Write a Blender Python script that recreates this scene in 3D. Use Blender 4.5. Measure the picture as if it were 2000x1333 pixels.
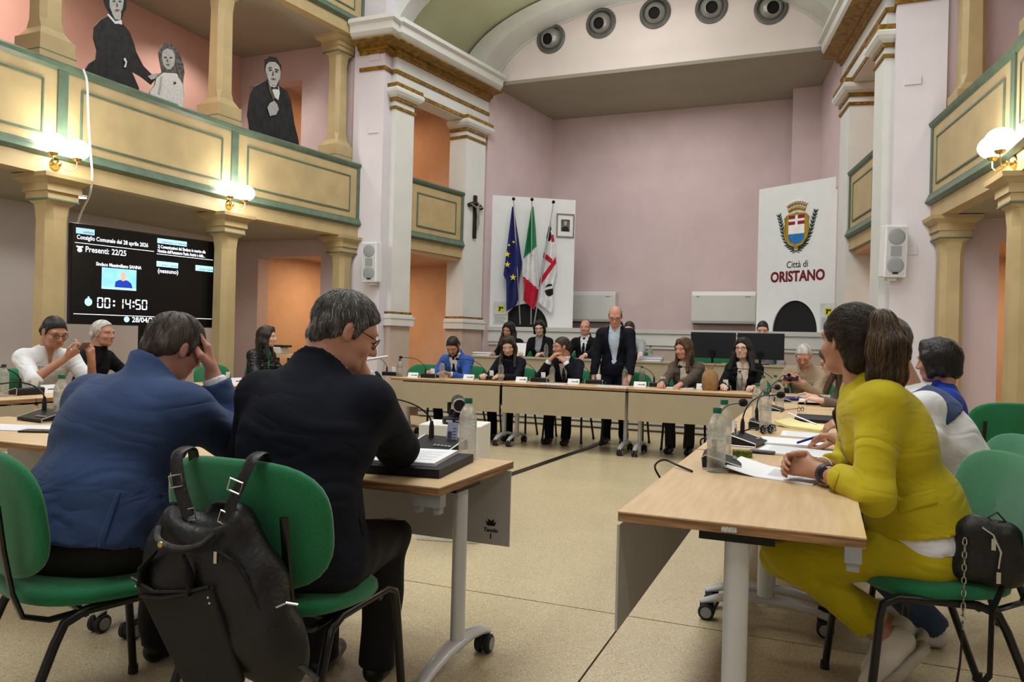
import bpy, bmesh, math, random
import numpy as np
from mathutils import Matrix, Vector
R = math.radians
SC = bpy.context.scene
COL = SC.collection
for _o in list(bpy.data.objects): bpy.data.objects.remove(_o)
# ---------------------------------------------------------------- camera
# world frame: +Y = long axis of the hall, +X = to the right, camera stands at x=0, y=0
cam_d = bpy.data.cameras.new('camera'); cam = bpy.data.objects.new('camera', cam_d); COL.objects.link(cam)
cam_d.sensor_width = 36.0; cam_d.lens = 27.0; cam_d.clip_start = .05; cam_d.clip_end = 80
CAM_M = Matrix.Translation((0, 0, 1.21)) @ Matrix.Rotation(R(22), 4, 'Z') @ Matrix.Rotation(R(90), 4, 'X') @ Matrix.Rotation(.026, 4, 'Z') @ Matrix.Rotation(2.5/1500, 4, 'X')
cam.matrix_world = CAM_M
SC.camera = cam
# ---------------------------------------------------------------- world, big lamps, exposure
SC.view_settings.view_transform = 'Standard'; SC.view_settings.look = 'None'
SC.view_settings.gamma = 1.0; SC.view_settings.use_curve_mapping = False
SC.view_settings.exposure = 0.1
SC.cycles.use_denoising = True
SC.cycles.max_bounces = 6; SC.cycles.diffuse_bounces = 3; SC.cycles.glossy_bounces = 3
SC.cycles.transmission_bounces = 6; SC.cycles.transparent_max_bounces = 8
SC.cycles.caustics_reflective = False; SC.cycles.caustics_refractive = False
SC.cycles.sample_clamp_indirect = 4.0
W = bpy.data.worlds.new('world'); SC.world = W; W.use_nodes = True
W.node_tree.nodes['Background'].inputs[0].default_value = (.9, .95, 1, 1)
W.node_tree.nodes['Background'].inputs[1].default_value = .25
def light(name, kind, loc, energy, color=(1, 1, 1), size=.1, rot=(0, 0, 0), sizey=None, spot=None):
    d = bpy.data.lights.new(name, kind); d.energy = energy; d.color = color
    if kind == 'AREA':
        d.size = size
        if sizey: d.shape = 'RECTANGLE'; d.size_y = sizey
    else: d.shadow_soft_size = size
    if spot: d.spot_size = spot; d.spot_blend = .5
    o = bpy.data.objects.new(name, d); COL.objects.link(o); o.location = loc; o.rotation_euler = rot
    return o
V0 = -2.77                                   # axis of the hall
# ceiling lamps high over the middle of the nave
light('nave_lamp', 'AREA', (V0, 3.2, 8.7), 270, (.95, 1, 1), 3.2)
light('nave_lamp', 'AREA', (V0, 7.6, 8.7), 270, (.95, 1, 1), 3.2)
light('nave_lamp', 'AREA', (V0, -1.2, 8.7), 180, (.95, 1, 1), 3.2)
# ---------------------------------------------------------------- helpers
def lin(c):
    return tuple(((v/255)/12.92 if v/255 <= .04045 else ((v/255+.055)/1.055)**2.4) for v in c)
MATS = {}
def mat(name, rgb, rough=.6, metal=0., var=.06, scale=6., bump=0., bscale=60., spec=.4, stretch=None, rgb2=None, emit=None, trans=0., ior=1.45, coat=0., sheen=0., detail=3., fold=0., fscale=5.):
    if name in MATS: return MATS[name]
    m = bpy.data.materials.new(name); m.use_nodes = True; MATS[name] = m
    nt = m.node_tree; N = nt.nodes; L = nt.links; b = N['Principled BSDF']
    c = lin(rgb); c2 = lin(rgb2) if rgb2 else tuple(max(0, v*(1-var*2.2)) for v in c)
    tc = N.new('ShaderNodeTexCoord'); mp = N.new('ShaderNodeMapping'); L.new(tc.outputs['Object'], mp.inputs[0])
    if stretch: mp.inputs['Scale'].default_value = stretch
    n = N.new('ShaderNodeTexNoise'); n.inputs['Scale'].default_value = scale; n.inputs['Detail'].default_value = detail
    L.new(mp.outputs[0], n.inputs['Vector'])
    r = N.new('ShaderNodeMapRange'); r.inputs[1].default_value = .35; r.inputs[2].default_value = .65
    L.new(n.outputs['Fac'], r.inputs[0])
    mx = N.new('ShaderNodeMix'); mx.data_type = 'RGBA'
    mx.inputs['A'].default_value = (*c, 1); mx.inputs['B'].default_value = (*c2, 1)
    L.new(r.outputs[0], mx.inputs['Factor']); L.new(mx.outputs['Result'], b.inputs['Base Color'])
    b.inputs['Roughness'].default_value = rough; b.inputs['Metallic'].default_value = metal
    b.inputs['Specular IOR Level'].default_value = spec; b.inputs['IOR'].default_value = ior
    if coat: b.inputs['Coat Weight'].default_value = coat; b.inputs['Coat Roughness'].default_value = .15
    if sheen: b.inputs['Sheen Weight'].default_value = sheen; b.inputs['Sheen Roughness'].default_value = .5
    if trans: b.inputs['Transmission Weight'].default_value = trans
    if emit: b.inputs['Emission Color'].default_value = (*c, 1); b.inputs['Emission Strength'].default_value = emit
    if bump:
        n2 = N.new('ShaderNodeTexNoise'); n2.inputs['Scale'].default_value = bscale; n2.inputs['Detail'].default_value = 3
        L.new(mp.outputs[0], n2.inputs['Vector'])
        bp = N.new('ShaderNodeBump'); bp.inputs['Strength'].default_value = bump; bp.inputs['Distance'].default_value = .01
        L.new(n2.outputs['Fac'], bp.inputs['Height']); L.new(bp.outputs[0], b.inputs['Normal'])
        if fold:
            n3 = N.new('ShaderNodeTexNoise'); n3.inputs['Scale'].default_value = fscale; n3.inputs['Detail'].default_value = 1.5; n3.inputs['Distortion'].default_value = 1.6
            m3 = N.new('ShaderNodeMapping'); m3.inputs['Scale'].default_value = (1, 1, 2.2); m3.inputs['Rotation'].default_value = (.3, .5, 0); L.new(tc.outputs['Object'], m3.inputs[0]); L.new(m3.outputs[0], n3.inputs['Vector'])
            a3 = N.new('ShaderNodeMath'); a3.operation = 'SUBTRACT'; a3.inputs[1].default_value = .5; L.new(n3.outputs['Fac'], a3.inputs[0])
            a4 = N.new('ShaderNodeMath'); a4.operation = 'ABSOLUTE'; L.new(a3.outputs[0], a4.inputs[0])
            b3 = N.new('ShaderNodeBump'); b3.inputs['Strength'].default_value = 1.; b3.inputs['Distance'].default_value = fold
            L.new(a4.outputs[0], b3.inputs['Height']); L.new(b3.outputs[0], bp.inputs['Normal'])
    return m
class MB:
    """collects shapes; build() links them as ONE mesh object"""
    def __init__(s, T=None): s.v = []; s.f = []; s.mi = []; s.T = T or Matrix()
    def add(s, vs, fs, mi=0):
        k = len(s.v); s.v += [s.T @ Vector(p) for p in vs]; s.f += [[i+k for i in f] for f in fs]; s.mi += [mi]*len(fs); return s
    def box(s, x0, x1, y0, y1, z0, z1, mi=0):
        return s.add([(x0,y0,z0),(x1,y0,z0),(x1,y1,z0),(x0,y1,z0),(x0,y0,z1),(x1,y0,z1),(x1,y1,z1),(x0,y1,z1)],
                     [(0,3,2,1),(4,5,6,7),(0,1,5,4),(1,2,6,5),(2,3,7,6),(3,0,4,7)], mi)
    def prism(s, poly, z0, z1, mi=0, ax='z'):
        """poly in (x,y) pulled along z ; ax='y': poly is (x,z) pulled along y ; ax='x': poly is (y,z) pulled along x"""
        n = len(poly)
        g = {'z': lambda a, b, h: (a, b, h), 'y': lambda a, b, h: (a, h, b), 'x': lambda a, b, h: (h, a, b)}[ax]
        vs = [g(a, b, z0) for a, b in poly]+[g(a, b, z1) for a, b in poly]
        return s.add(vs, [tuple(range(n-1, -1, -1)), tuple(range(n, 2*n))]+[(i, (i+1) % n, (i+1) % n+n, i+n) for i in range(n)], mi)
    def rings(s, rs, closed=True, caps=True, mi=0):
        n = len(rs[0]); vs = [p for r in rs for p in r]; fs = []
        for j in range(len(rs)-1):
            for i in range(n if closed else n-1):
                fs.append((j*n+i, j*n+(i+1) % n, (j+1)*n+(i+1) % n, (j+1)*n+i))
        if caps: fs += [tuple(range(n-1, -1, -1)), tuple(range((len(rs)-1)*n, len(rs)*n))]
        return s.add(vs, fs, mi)
    def lathe(s, prof, c=(0, 0, 0), n=20, mi=0, caps=True, sq=0., ph=0.):
        rs = []
        for r, z in prof:
            ring = []
            for i in range(n):
                a = 2*math.pi*i/n+ph; k = 1.
                if sq: k = 1/(abs(math.cos(a))**sq+abs(math.sin(a))**sq)**(1/sq)
                ring.append((c[0]+r*k*math.cos(a), c[1]+r*k*math.sin(a), c[2]+z))
            rs.append(ring)
        return s.rings(rs, caps=caps, mi=mi)
    def tube(s, pts, r, n=8, mi=0, flat=1., up=(0, 0, 1)):
        P = [Vector(p) for p in pts]; rs = []; rr = r if hasattr(r, '__len__') else [r]*len(P)
        prev = None
        for i, p in enumerate(P):
            d = (P[min(i+1, len(P)-1)]-P[max(i-1, 0)]).normalized()
            if prev is None:
                u = Vector(up); 
                if abs(u.dot(d)) > .95: u = Vector((1, 0, 0)) if abs(d.x) < .9 else Vector((0, 1, 0))
            else: u = prev
            a = (u-d*u.dot(d)).normalized(); b = d.cross(a); prev = a
            rs.append([tuple(p+(a*math.cos(t)*flat+b*math.sin(t))*rr[i]) for t in (2*math.pi*k/n for k in range(n))])
        return s.rings(rs, mi=mi)
    def sweep(s, prof, path, mi=0, sgn=1, closed=True):
        """prof: (out, z) outline carried along a ground path with mitred corners; out is to the right of travel * sgn"""
        P = [Vector((p[0], p[1])) for p in path]; rs = []
        for i in range(len(P)):
            d0 = (P[i]-P[i-1]).normalized() if i else (P[1]-P[0]).normalized()
            d1 = (P[i+1]-P[i]).normalized() if i < len(P)-1 else d0
            n0 = Vector((d0.y, -d0.x)); n1 = Vector((d1.y, -d1.x)); m = (n0+n1); m = m/max(.3, m.length**2/2)
            rs.append([(P[i].x+m.x*o*sgn, P[i].y+m.y*o*sgn, z) for o, z in prof])
        return s.rings(rs, closed=closed, mi=mi)
    def ell(s, c, r, nu=14, nv=9, mi=0, M=None):
        rs = []
        for j in range(nv+1):
            t = math.pi*j/nv; t = min(max(t, .02), math.pi-.02)
            ring = []
            for i in range(nu):
                p = Vector((r[0]*math.sin(t)*math.cos(2*math.pi*i/nu), r[1]*math.sin(t)*math.sin(2*math.pi*i/nu), -r[2]*math.cos(t)))
                if M is not None: p = M @ p
                ring.append(tuple(Vector(c)+p))
            rs.append(ring)
        return s.rings(rs, mi=mi)
    def build(s, name, ms, parent=None, smooth=False, bevel=0., loc=None, rot=None):
        me = bpy.data.meshes.new(name); me.from_pydata([tuple(p) for p in s.v], [], s.f)
        ms = ms if isinstance(ms, (list, tuple)) else [ms]
        for m in ms: me.materials.append(m)
        if len(ms) > 1: me.polygons.foreach_set('material_index', s.mi)
        bm = bmesh.new(); bm.from_mesh(me); bmesh.ops.recalc_face_normals(bm, faces=bm.faces)
        if bevel:
            es = [e for e in bm.edges if len(e.link_faces) == 2 and e.calc_face_angle(0) > .6]
            bmesh.ops.bevel(bm, geom=es, offset=bevel, segments=2, affect='EDGES', profile=.5)
        bm.to_mesh(me); bm.free()
        if smooth:
            me.polygons.foreach_set('use_smooth', [True]*len(me.polygons))
            if smooth != 'all':
                try: me.set_sharp_from_angle(angle=R(40))
                except Exception: pass
        o = bpy.data.objects.new(name, me); COL.objects.link(o)
        if parent: o.parent = parent
        if loc: o.location = loc
        if rot: o.rotation_euler = rot
        return o
def tag(o, label=None, cat=None, group=None, kind=None):
    if label: o['label'] = label
    if cat: o['category'] = cat
    if group: o['group'] = group
    if kind: o['kind'] = kind
    return o
def thing(name, label, cat, loc=(0, 0, 0), rz=0., group=None):
    o = bpy.data.objects.new(name, None); COL.objects.link(o); o.location = loc; o.rotation_euler = (0, 0, rz); o.empty_display_size = .1
    return tag(o, label, cat, group)
def struct(mb, name, m, parent=None, **k):
    o = mb.build(name, m, parent, **k)
    if not parent: o['kind'] = 'structure'
    return o
def copy_tree(o, parent=None):
    c = o.copy(); COL.objects.link(c); c.parent = parent
    for ch in list(o.children): copy_tree(ch, c)
    return c
def text_mesh(body, size, bold=0., align='CENTER', name='lettering', m=None, parent=None, M=None, sx=1., ext=.0008, shear=0.):
    cu = bpy.data.curves.new(name, 'FONT'); cu.body = body; cu.size = size; cu.align_x = align; cu.offset = bold; cu.extrude = ext; cu.resolution_u = 3; cu.shear = shear
    t = bpy.data.objects.new(name+'_tmp', cu); COL.objects.link(t)
    dg = bpy.context.evaluated_depsgraph_get(); me = bpy.data.meshes.new_from_object(t.evaluated_get(dg))
    bpy.data.objects.remove(t); bpy.data.curves.remove(cu)
    me.name = name; me.materials.clear(); me.materials.append(m)
    me.transform((M or Matrix()) @ Matrix.Diagonal((sx, 1, 1, 1)))
    o = bpy.data.objects.new(name, me); COL.objects.link(o); o.parent = parent
    return o
def frame_M(o, xd, zd=(0, 0, 1)):
    """matrix whose local x runs along xd and local y along zd (for things drawn flat on a face); local z is the outward normal"""
    x = Vector(xd).normalized(); y = Vector(zd); y = (y-x*y.dot(x)).normalized(); z = x.cross(y)
    return Matrix.Translation(o) @ Matrix((x, y, z)).transposed().to_4x4()
_Ri = CAM_M.to_3x3()
def at(px, py, **k):
    """where the sight line through a pixel of the 2000x1333 photograph meets a plane x=, y= or z="""
    d = _Ri @ Vector(((px-1000)/1500, (666.5-py)/1500, -1)); c = Vector((0, 0, 1.21))
    ax, val = list(k.items())[0]; i = 'xyz'.index(ax)
    return c+d*((val-c[i])/d[i])

def sm(pts, k=5):
    """rounds a polyline off"""
    P = [Vector(p) for p in pts]; P = [P[0]*2-P[1]]+P+[P[-1]*2-P[-2]]; out = []
    for i in range(1, len(P)-2):
        for j in range(k):
            t = j/k; out.append(.5*((2*P[i])+(P[i+1]-P[i-1])*t+(2*P[i-1]-5*P[i]+4*P[i+1]-P[i+2])*t*t+(3*P[i]-P[i-1]-3*P[i+1]+P[i+2])*t**3))
    return [tuple(p) for p in out]+[tuple(P[-2])]
# ---------------------------------------------------------------- materials of the building
PINK = mat('pink_plaster', (208, 187, 188), .85, var=.03, scale=2.2, bump=.05, bscale=40)
LILAC = mat('lilac_plaster', (216, 210, 216), .85, var=.02, scale=2.2, bump=.05, bscale=40)
WHITEP = mat('white_stucco', (216, 217, 213), .7, var=.025, scale=3, bump=.04, bscale=30)
SAGE = mat('sage_plaster', (190, 194, 160), .85, var=.04, scale=2)
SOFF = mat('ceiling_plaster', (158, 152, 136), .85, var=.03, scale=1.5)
GOLD = mat('gilded_moulding', (158, 118, 42), .42, metal=.35, var=.25, scale=14, bump=.15, bscale=60)
BEIGE = mat('ochre_wood_paint', (184, 163, 120), .5, var=.06, scale=3.5, bump=.05, bscale=22)
GREEN = mat('green_trim_paint', (94, 113, 94), .45, var=.1, scale=9)
SALM = mat('salmon_plaster', (216, 172, 162), .85, var=.03, scale=2)
DADO = mat('greige_dado', (196, 176, 164), .7, var=.04, scale=4)
LUN = mat('pale_lunette_plaster', (234, 224, 222), .85, var=.02, scale=2)
# ---------------------------------------------------------------- terrazzo floor
def terrazzo():
    m = mat('terrazzo', (194, 178, 142), .28, var=.05, scale=1.3, spec=.5)
    nt = m.node_tree; N = nt.nodes; L = nt.links; b = N['Principled BSDF']
    base = b.inputs['Base Color'].links[0].from_socket
    tc = N.new('ShaderNodeTexCoord')
    def chips(scale, lo, hi, col, prev, seed):
        v = N.new('ShaderNodeTexVoronoi'); v.inputs['Scale'].default_value = scale; v.inputs['Randomness'].default_value = 1
        mp = N.new('ShaderNodeMapping'); mp.inputs['Location'].default_value = (seed, seed*2, 0)
        L.new(tc.outputs['Object'], mp.inputs[0]); L.new(mp.outputs[0], v.inputs['Vector'])
        s = N.new('ShaderNodeSeparateColor'); L.new(v.outputs['Color'], s.inputs[0])
        r = N.new('ShaderNodeMapRange'); r.inputs[1].default_value = lo; r.inputs[2].default_value = hi; L.new(s.outputs[0], r.inputs[0])
        d = N.new('ShaderNodeMath'); d.operation = 'LESS_THAN'; d.inputs[1].default_value = .36; L.new(v.outputs['Distance'], d.inputs[0])
        k = N.new('ShaderNodeMath'); k.operation = 'MULTIPLY'; L.new(r.outputs[0], k.inputs[0]); L.new(d.outputs[0], k.inputs[1])
        mx = N.new('ShaderNodeMix'); mx.data_type = 'RGBA'; L.new(k.outputs[0], mx.inputs['Factor']); L.new(prev, mx.inputs['A']); mx.inputs['B'].default_value = (*lin(col), 1)
        return mx.outputs['Result']
    p = chips(95, .6, .75, (210, 196, 164), base, 3)
    p = chips(120, .72, .8, (166, 134, 96), p, 7)
    p = chips(150, .88, .92, (92, 78, 62), p, 11)
    p = chips(170, .62, .7, (228, 214, 184), p, 23)
    p = chips(60, .86, .9, (214, 176, 140), p, 17)
    L.new(p, b.inputs['Base Color'])
    return m
TERR = terrazzo()
floor = struct(MB().box(-10.2, 4.8, -4.2, 16, -.12, -.006), 'floor', mat('floor_joint', (70, 58, 44), .8))
xs = [-10.2, -9.58, -5.18, -.78, 3.62, 4.8]; ys = [-4.2, -1.03, 3.39, 7.81, 10.8]
g = .004
for i in range(len(xs)-1):
    for j in range(len(ys)-1):
        MB().box(xs[i]+g, xs[i+1]-g, ys[j]+g, ys[j+1]-g, -.02, 0).build('floor_slab', TERR, floor)
# ---------------------------------------------------------------- both sides of the hall
JAMB, WEND = (-6.168, 10.25), (-5.72, 12.73)
def wallx(y): return JAMB[0]+(y-JAMB[1])*(WEND[0]-JAMB[0])/(WEND[1]-JAMB[1])
FRONT = [(-6.55, -3.8), (-6.9, -1.5), (-7.05, .8), (-7.12, 3.1), (-7.12, 5.42), (-7.03, 7.75), (-6.665, 10.05)]
def boxes(mb, lst):
    for b in lst: mb.box(*b)
    return mb
WARM = mat('warm_room_plaster', (226, 190, 160), .85, var=.03)
def parapet(T, parent_name, a, b, z0, label, grp, ends=(True, True), thin=.1, frame=True):
    """one straight stretch of balcony front between two posts: fascia, green mouldings, panel, raised frame"""
    A = Vector(a); B = Vector(b); d = (B-A); L = d.length; ang = math.atan2(d.y, d.x)
    M = T @ Matrix.Translation((A.x, A.y, z0)) @ Matrix.Rotation(ang, 4, 'Z')     # local x along the front, local -y faces the hall
    t = thing('balcony_front', label, 'balcony', (0, 0, 0), 0, grp)
    MB(M).box(0, L, 0, .16, 0, .2).build('fascia', BEIGE, t)
    MB(M).prism([(-.05, .24), (-.065, .2), (-.02, .17), (.02, .17), (.02, .29), (-.03, .29), (-.035, .265)], 0, L, ax='x').build('lower_moulding', GREEN, t)
    MB(M).box(0, L, 0, .09, .2, 1.08).build('panel', BEIGE, t)
    MB(M).prism([(-.03, 1.08), (-.045, 1.115), (-.02, 1.14), (.11, 1.14), (.11, 1.07), (0, 1.05)], 0, L, ax='x').build('hand_rail', GREEN, t)
    for k, e in enumerate(ends):
        if e: x = 0 if k == 0 else L; MB(M).box(x-(.0 if k == 0 else .055), x+(.055 if k == 0 else 0), -.018, .02, .28, 1.07).build('post_strip', GREEN, t)
    if frame:
        x0, x1, h0, h1 = .2, L-.2, .38, .93; w = .022
        for (p, q, r_, s_) in ((x0, x1, h0, h0+w), (x0, x1, h1-w, h1), (x0, x0+w, h0+w, h1-w), (x1-w, x1, h0+w, h1-w)):
            MB(M).box(p, q, -.016, .01, r_, s_).build('frame_moulding', GREEN, t, bevel=.004)
        MB(M).box(x0+w, x1-w, -.006, .01, h0+w, h1-w).build('inset_field', BEIGE, t)
    return t
def column(T, x, y, z0, z1, label, grp, upper=False, rz=0.):
    t = thing('gallery_column', label, 'column', (0, 0, 0), 0, grp)
    M = T @ Matrix.Translation((x, y, 0)) @ Matrix.Rotation(rz, 4, 'Z')
    def sq(mb, w, a, b, bev=0):
        return mb.prism([(-w, -w), (w, -w), (w, w), (-w, w)], a, b)
    def oc(w, ch): return [(-w, -w+ch), (-w+ch, -w), (w-ch, -w), (w, -w+ch), (w, w-ch), (w-ch, w), (-w+ch, w), (-w, w-ch)]
    mb = MB(M); w = .125
    top = .24
    rows = [(z0+(.42 if upper else .30), w, .001 if upper else .045), (z0+(.50 if upper else .5), w, .055), (z1-top-.2, w*.96, .055), (z1-top-.05, w*1.05, .05), (z1-top, w*1.28, .006)]
    if upper: rows = [(z0+.36, w*1.45, .002), (z0+.46, w*1.02, .02), (z0+.56, w, .05)]+rows[2:]
    mb.rings([[(*p, z) for p in oc(ww, ch)] for z, ww, ch in rows]); mb.build('shaft', BEIGE, t)
    mb = MB(M); a = z1-top
    sq(mb, .165, a, a+.085); sq(mb, .185, a+.075, a+.16); mb.rings([[(sx*ww, sy*ww, z) for sx, sy in ((-1,-1),(1,-1),(1,1),(-1,1))] for z, ww in ((a+.155, .19), (a+.185, .225), (a+.2, .25), (a+.24, .26))])
    mb.build('capital', BEIGE, t)
    MB(M).prism([(-.172, -.172), (.172, -.172), (.172, .172), (-.172, .172)], a-.012, a+.004).build('capital_line', GREEN, t)
    mb = MB(M)
    if upper: sq(mb, .2, 2.95, z0+.2); sq(mb, .19, z0+.2, z0+.37); mb.build('base', BEIGE, t); MB(M).prism([(-.2, -.2), (.2, -.2), (.2, .2), (-.2, .2)], z0+.2, z0+.212).build('base_line', GREEN, t)
    else: sq(mb, .2, z0, z0+.22); sq(mb, .17, z0+.22, z0+.31); mb.build('base', BEIGE, t)
    return t
def globe_lamp(T, x, y, z, yaw, label, power=26):
    """brass wall bracket with two opal globes"""
    t = thing('wall_lamp', label, 'lamp', (0, 0, 0), 0, 'opal globe lamps on the balcony fronts')
    M = T @ Matrix.Translation((x, y, z)) @ Matrix.Rotation(yaw, 4, 'Z')
    BR = mat('polished_brass', (210, 172, 96), .2, metal=1.)
    mb = MB(M @ Matrix.Translation((0, -.005, 0)) @ Matrix.Rotation(R(90), 4, 'X')); mb.lathe([(.0, 0), (.06, 0), (.06, .012), (.045, .03), (.025, .045), (.022, .075), (.0, .08)], n=18); mb.build('back_plate', BR, t, smooth=True)
    OP = mat('opal_glass_lit', (255, 250, 236), .3, emit=14.)
    for sx in (-1, 1):
        mb = MB(M); mb.tube([(0, -.06, 0), (sx*.05, -.1, -.045), (sx*.1, -.13, -.05), (sx*.13, -.15, -.01), (sx*.13, -.15, .05)], .007, 8); mb.lathe([(0, 0), (.028, 0), (.045, .02), (.05, .035), (0, .035)], (sx*.13, -.15, .05), 14); mb.build('arm', BR, t, smooth=True)
        mb = MB(M); mb.ell((sx*.13, -.15, .17), (.12, .12, .1), 18, 10); mb.build('globe', OP, t, smooth='all')
    p = M @ Vector((0, -.32, .16)); light('globe_light', 'POINT', p, power, (1, .96, .88), .12)
    return t
def downlight(T, x, y, z, power, label, col=(1, .93, .82)):
    t = thing('downlight', label, 'lamp', (0, 0, 0), 0, 'recessed gallery downlights')
    M = T @ Matrix.Translation((x, y, z))
    mb = MB(M); mb.lathe([(.085, 0), (.1, 0), (.1, -.012), (.085, -.012), (.075, -.002)], n=20, caps=False); mb.build('ring', mat('white_metal', (225, 225, 222), .4), t, smooth=True)
    MB(M).lathe([(.078, -.004), (.0, -.006)], n=20).build('diffuser', mat('downlight_glow', (255, 244, 225), .4, emit=22.), t)
    light('downlight_beam', 'SPOT', M @ Vector((0, 0, -.03)), power, col, .06, (0, 0, 0), spot=R(140))
def entab(T, k):
    path = [(-6.70, 10.05), (-6.26, 10.05), (-6.26, 10.19), (-6.2, 10.25), JAMB, WEND]
    path = [(-6.70, 10.05), (-6.263, 10.05), (-6.263, 10.25), JAMB, WEND]
    def sw(name, prof, m): 
        o = MB(T).sweep(prof, path).build(name, m); o['kind'] = 'structure'; return o
    sw('trim_%d' % k, [(0, 5.69), (.2, 5.69), (.23, 5.72), (.3, 5.8), (.31, 5.9), (.36, 5.93), (.36, 5.99), (0, 5.99)], WHITEP)
    sw('trim_%d' % (k+1), [(0, 5.56), (.03, 5.56), (.04, 5.6), (.09, 5.62), (.09, 5.655), (.16, 5.675), (.3, 5.68), (.3, 5.70), (0, 5.70)], GOLD)
    sw('trim_%d' % (k+2), [(-.02, 5.31), (.022, 5.31), (.026, 5.345), (.022, 5.365), (-.02, 5.365)], GOLD)
    p2 = [JAMB, WEND]
    def s2(name, prof, m, pa=p2): o = MB(T).sweep(prof, pa).build(name, m); o['kind'] = 'structure'; return o
    # frieze and lintel over the passage
    s2('trim_%d' % (k+3), [(-.3, 5.06), (0, 5.06), (0, 5.7), (-.3, 5.7)], WHITEP)
    s2('trim_%d' % (k+4), [(-.02, 5.075), (.018, 5.075), (.018, 5.13), (-.02, 5.13)], GOLD)
def pilaster(T, y0, y1, k, wrap):
    a = (wallx(y0), y0); b = (wallx(y1), y1); th = .22
    d = (Vector(b)-Vector(a)).normalized(); n = Vector((d.y, -d.x))
    t = thing('pilaster', ['white corner pilaster with gilded capital beside the flags, nearer the hall', 'white pilaster with gilded capital carrying the crucifix', 'white corner pilaster behind the right loudspeaker', 'white pilaster with gilded capital right of the city panel'][k], 'pilaster', group='chancel pilasters')
    A = Vector(a); B = Vector(b)
    back = -.34
    def body(o, z0, z1): # outline grown by o
        p = [A+n*o-d*o, B+n*o+d*o, B+n*back+d*o, A+n*back-d*o]
        return MB(T).prism([(q.x, q.y) for q in p], z0, z1)
    body(.02, 1.42, 5.07).build('shaft', WHITEP, t)
    body(.03, 0, 1.42).build('plinth', DADO, t)
    mb = body(.075, 1.42, 1.53); 
    for o, z0, z1 in ((.085, 1.53, 1.565), (.06, 1.56, 1.6)):
        p = [A+n*o-d*o, B+n*o+d*o, B+n*back+d*o, A+n*back-d*o]; mb.prism([(q.x, q.y) for q in p], z0, z1)
    mb.build('base', WHITEP, t)
    body(.045, 1.6, 1.635).build('base_gilding', GOLD, t)
    body(.045, 4.755, 4.80).build('neck_gilding', GOLD, t, bevel=.008)
    body(.05, 4.88, 4.93).build('capital_gilding', GOLD, t, bevel=.008)
    mb = MB(T); pr = []
    for o, z in ((.05, 4.93), (.1, 4.96), (.13, 5.0), (.135, 5.04), (.12, 5.065)):
        p = [A+n*o-d*o, B+n*o+d*o, B+n*back+d*o, A+n*back-d*o]; pr.append([(q.x, q.y, z) for q in p])
    mb.rings(pr); mb.build('capital', WHITEP, t)
    body(.12, 5.065, 5.13).build('abacus_gilding', GOLD, t, bevel=.008)
    return t
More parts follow.
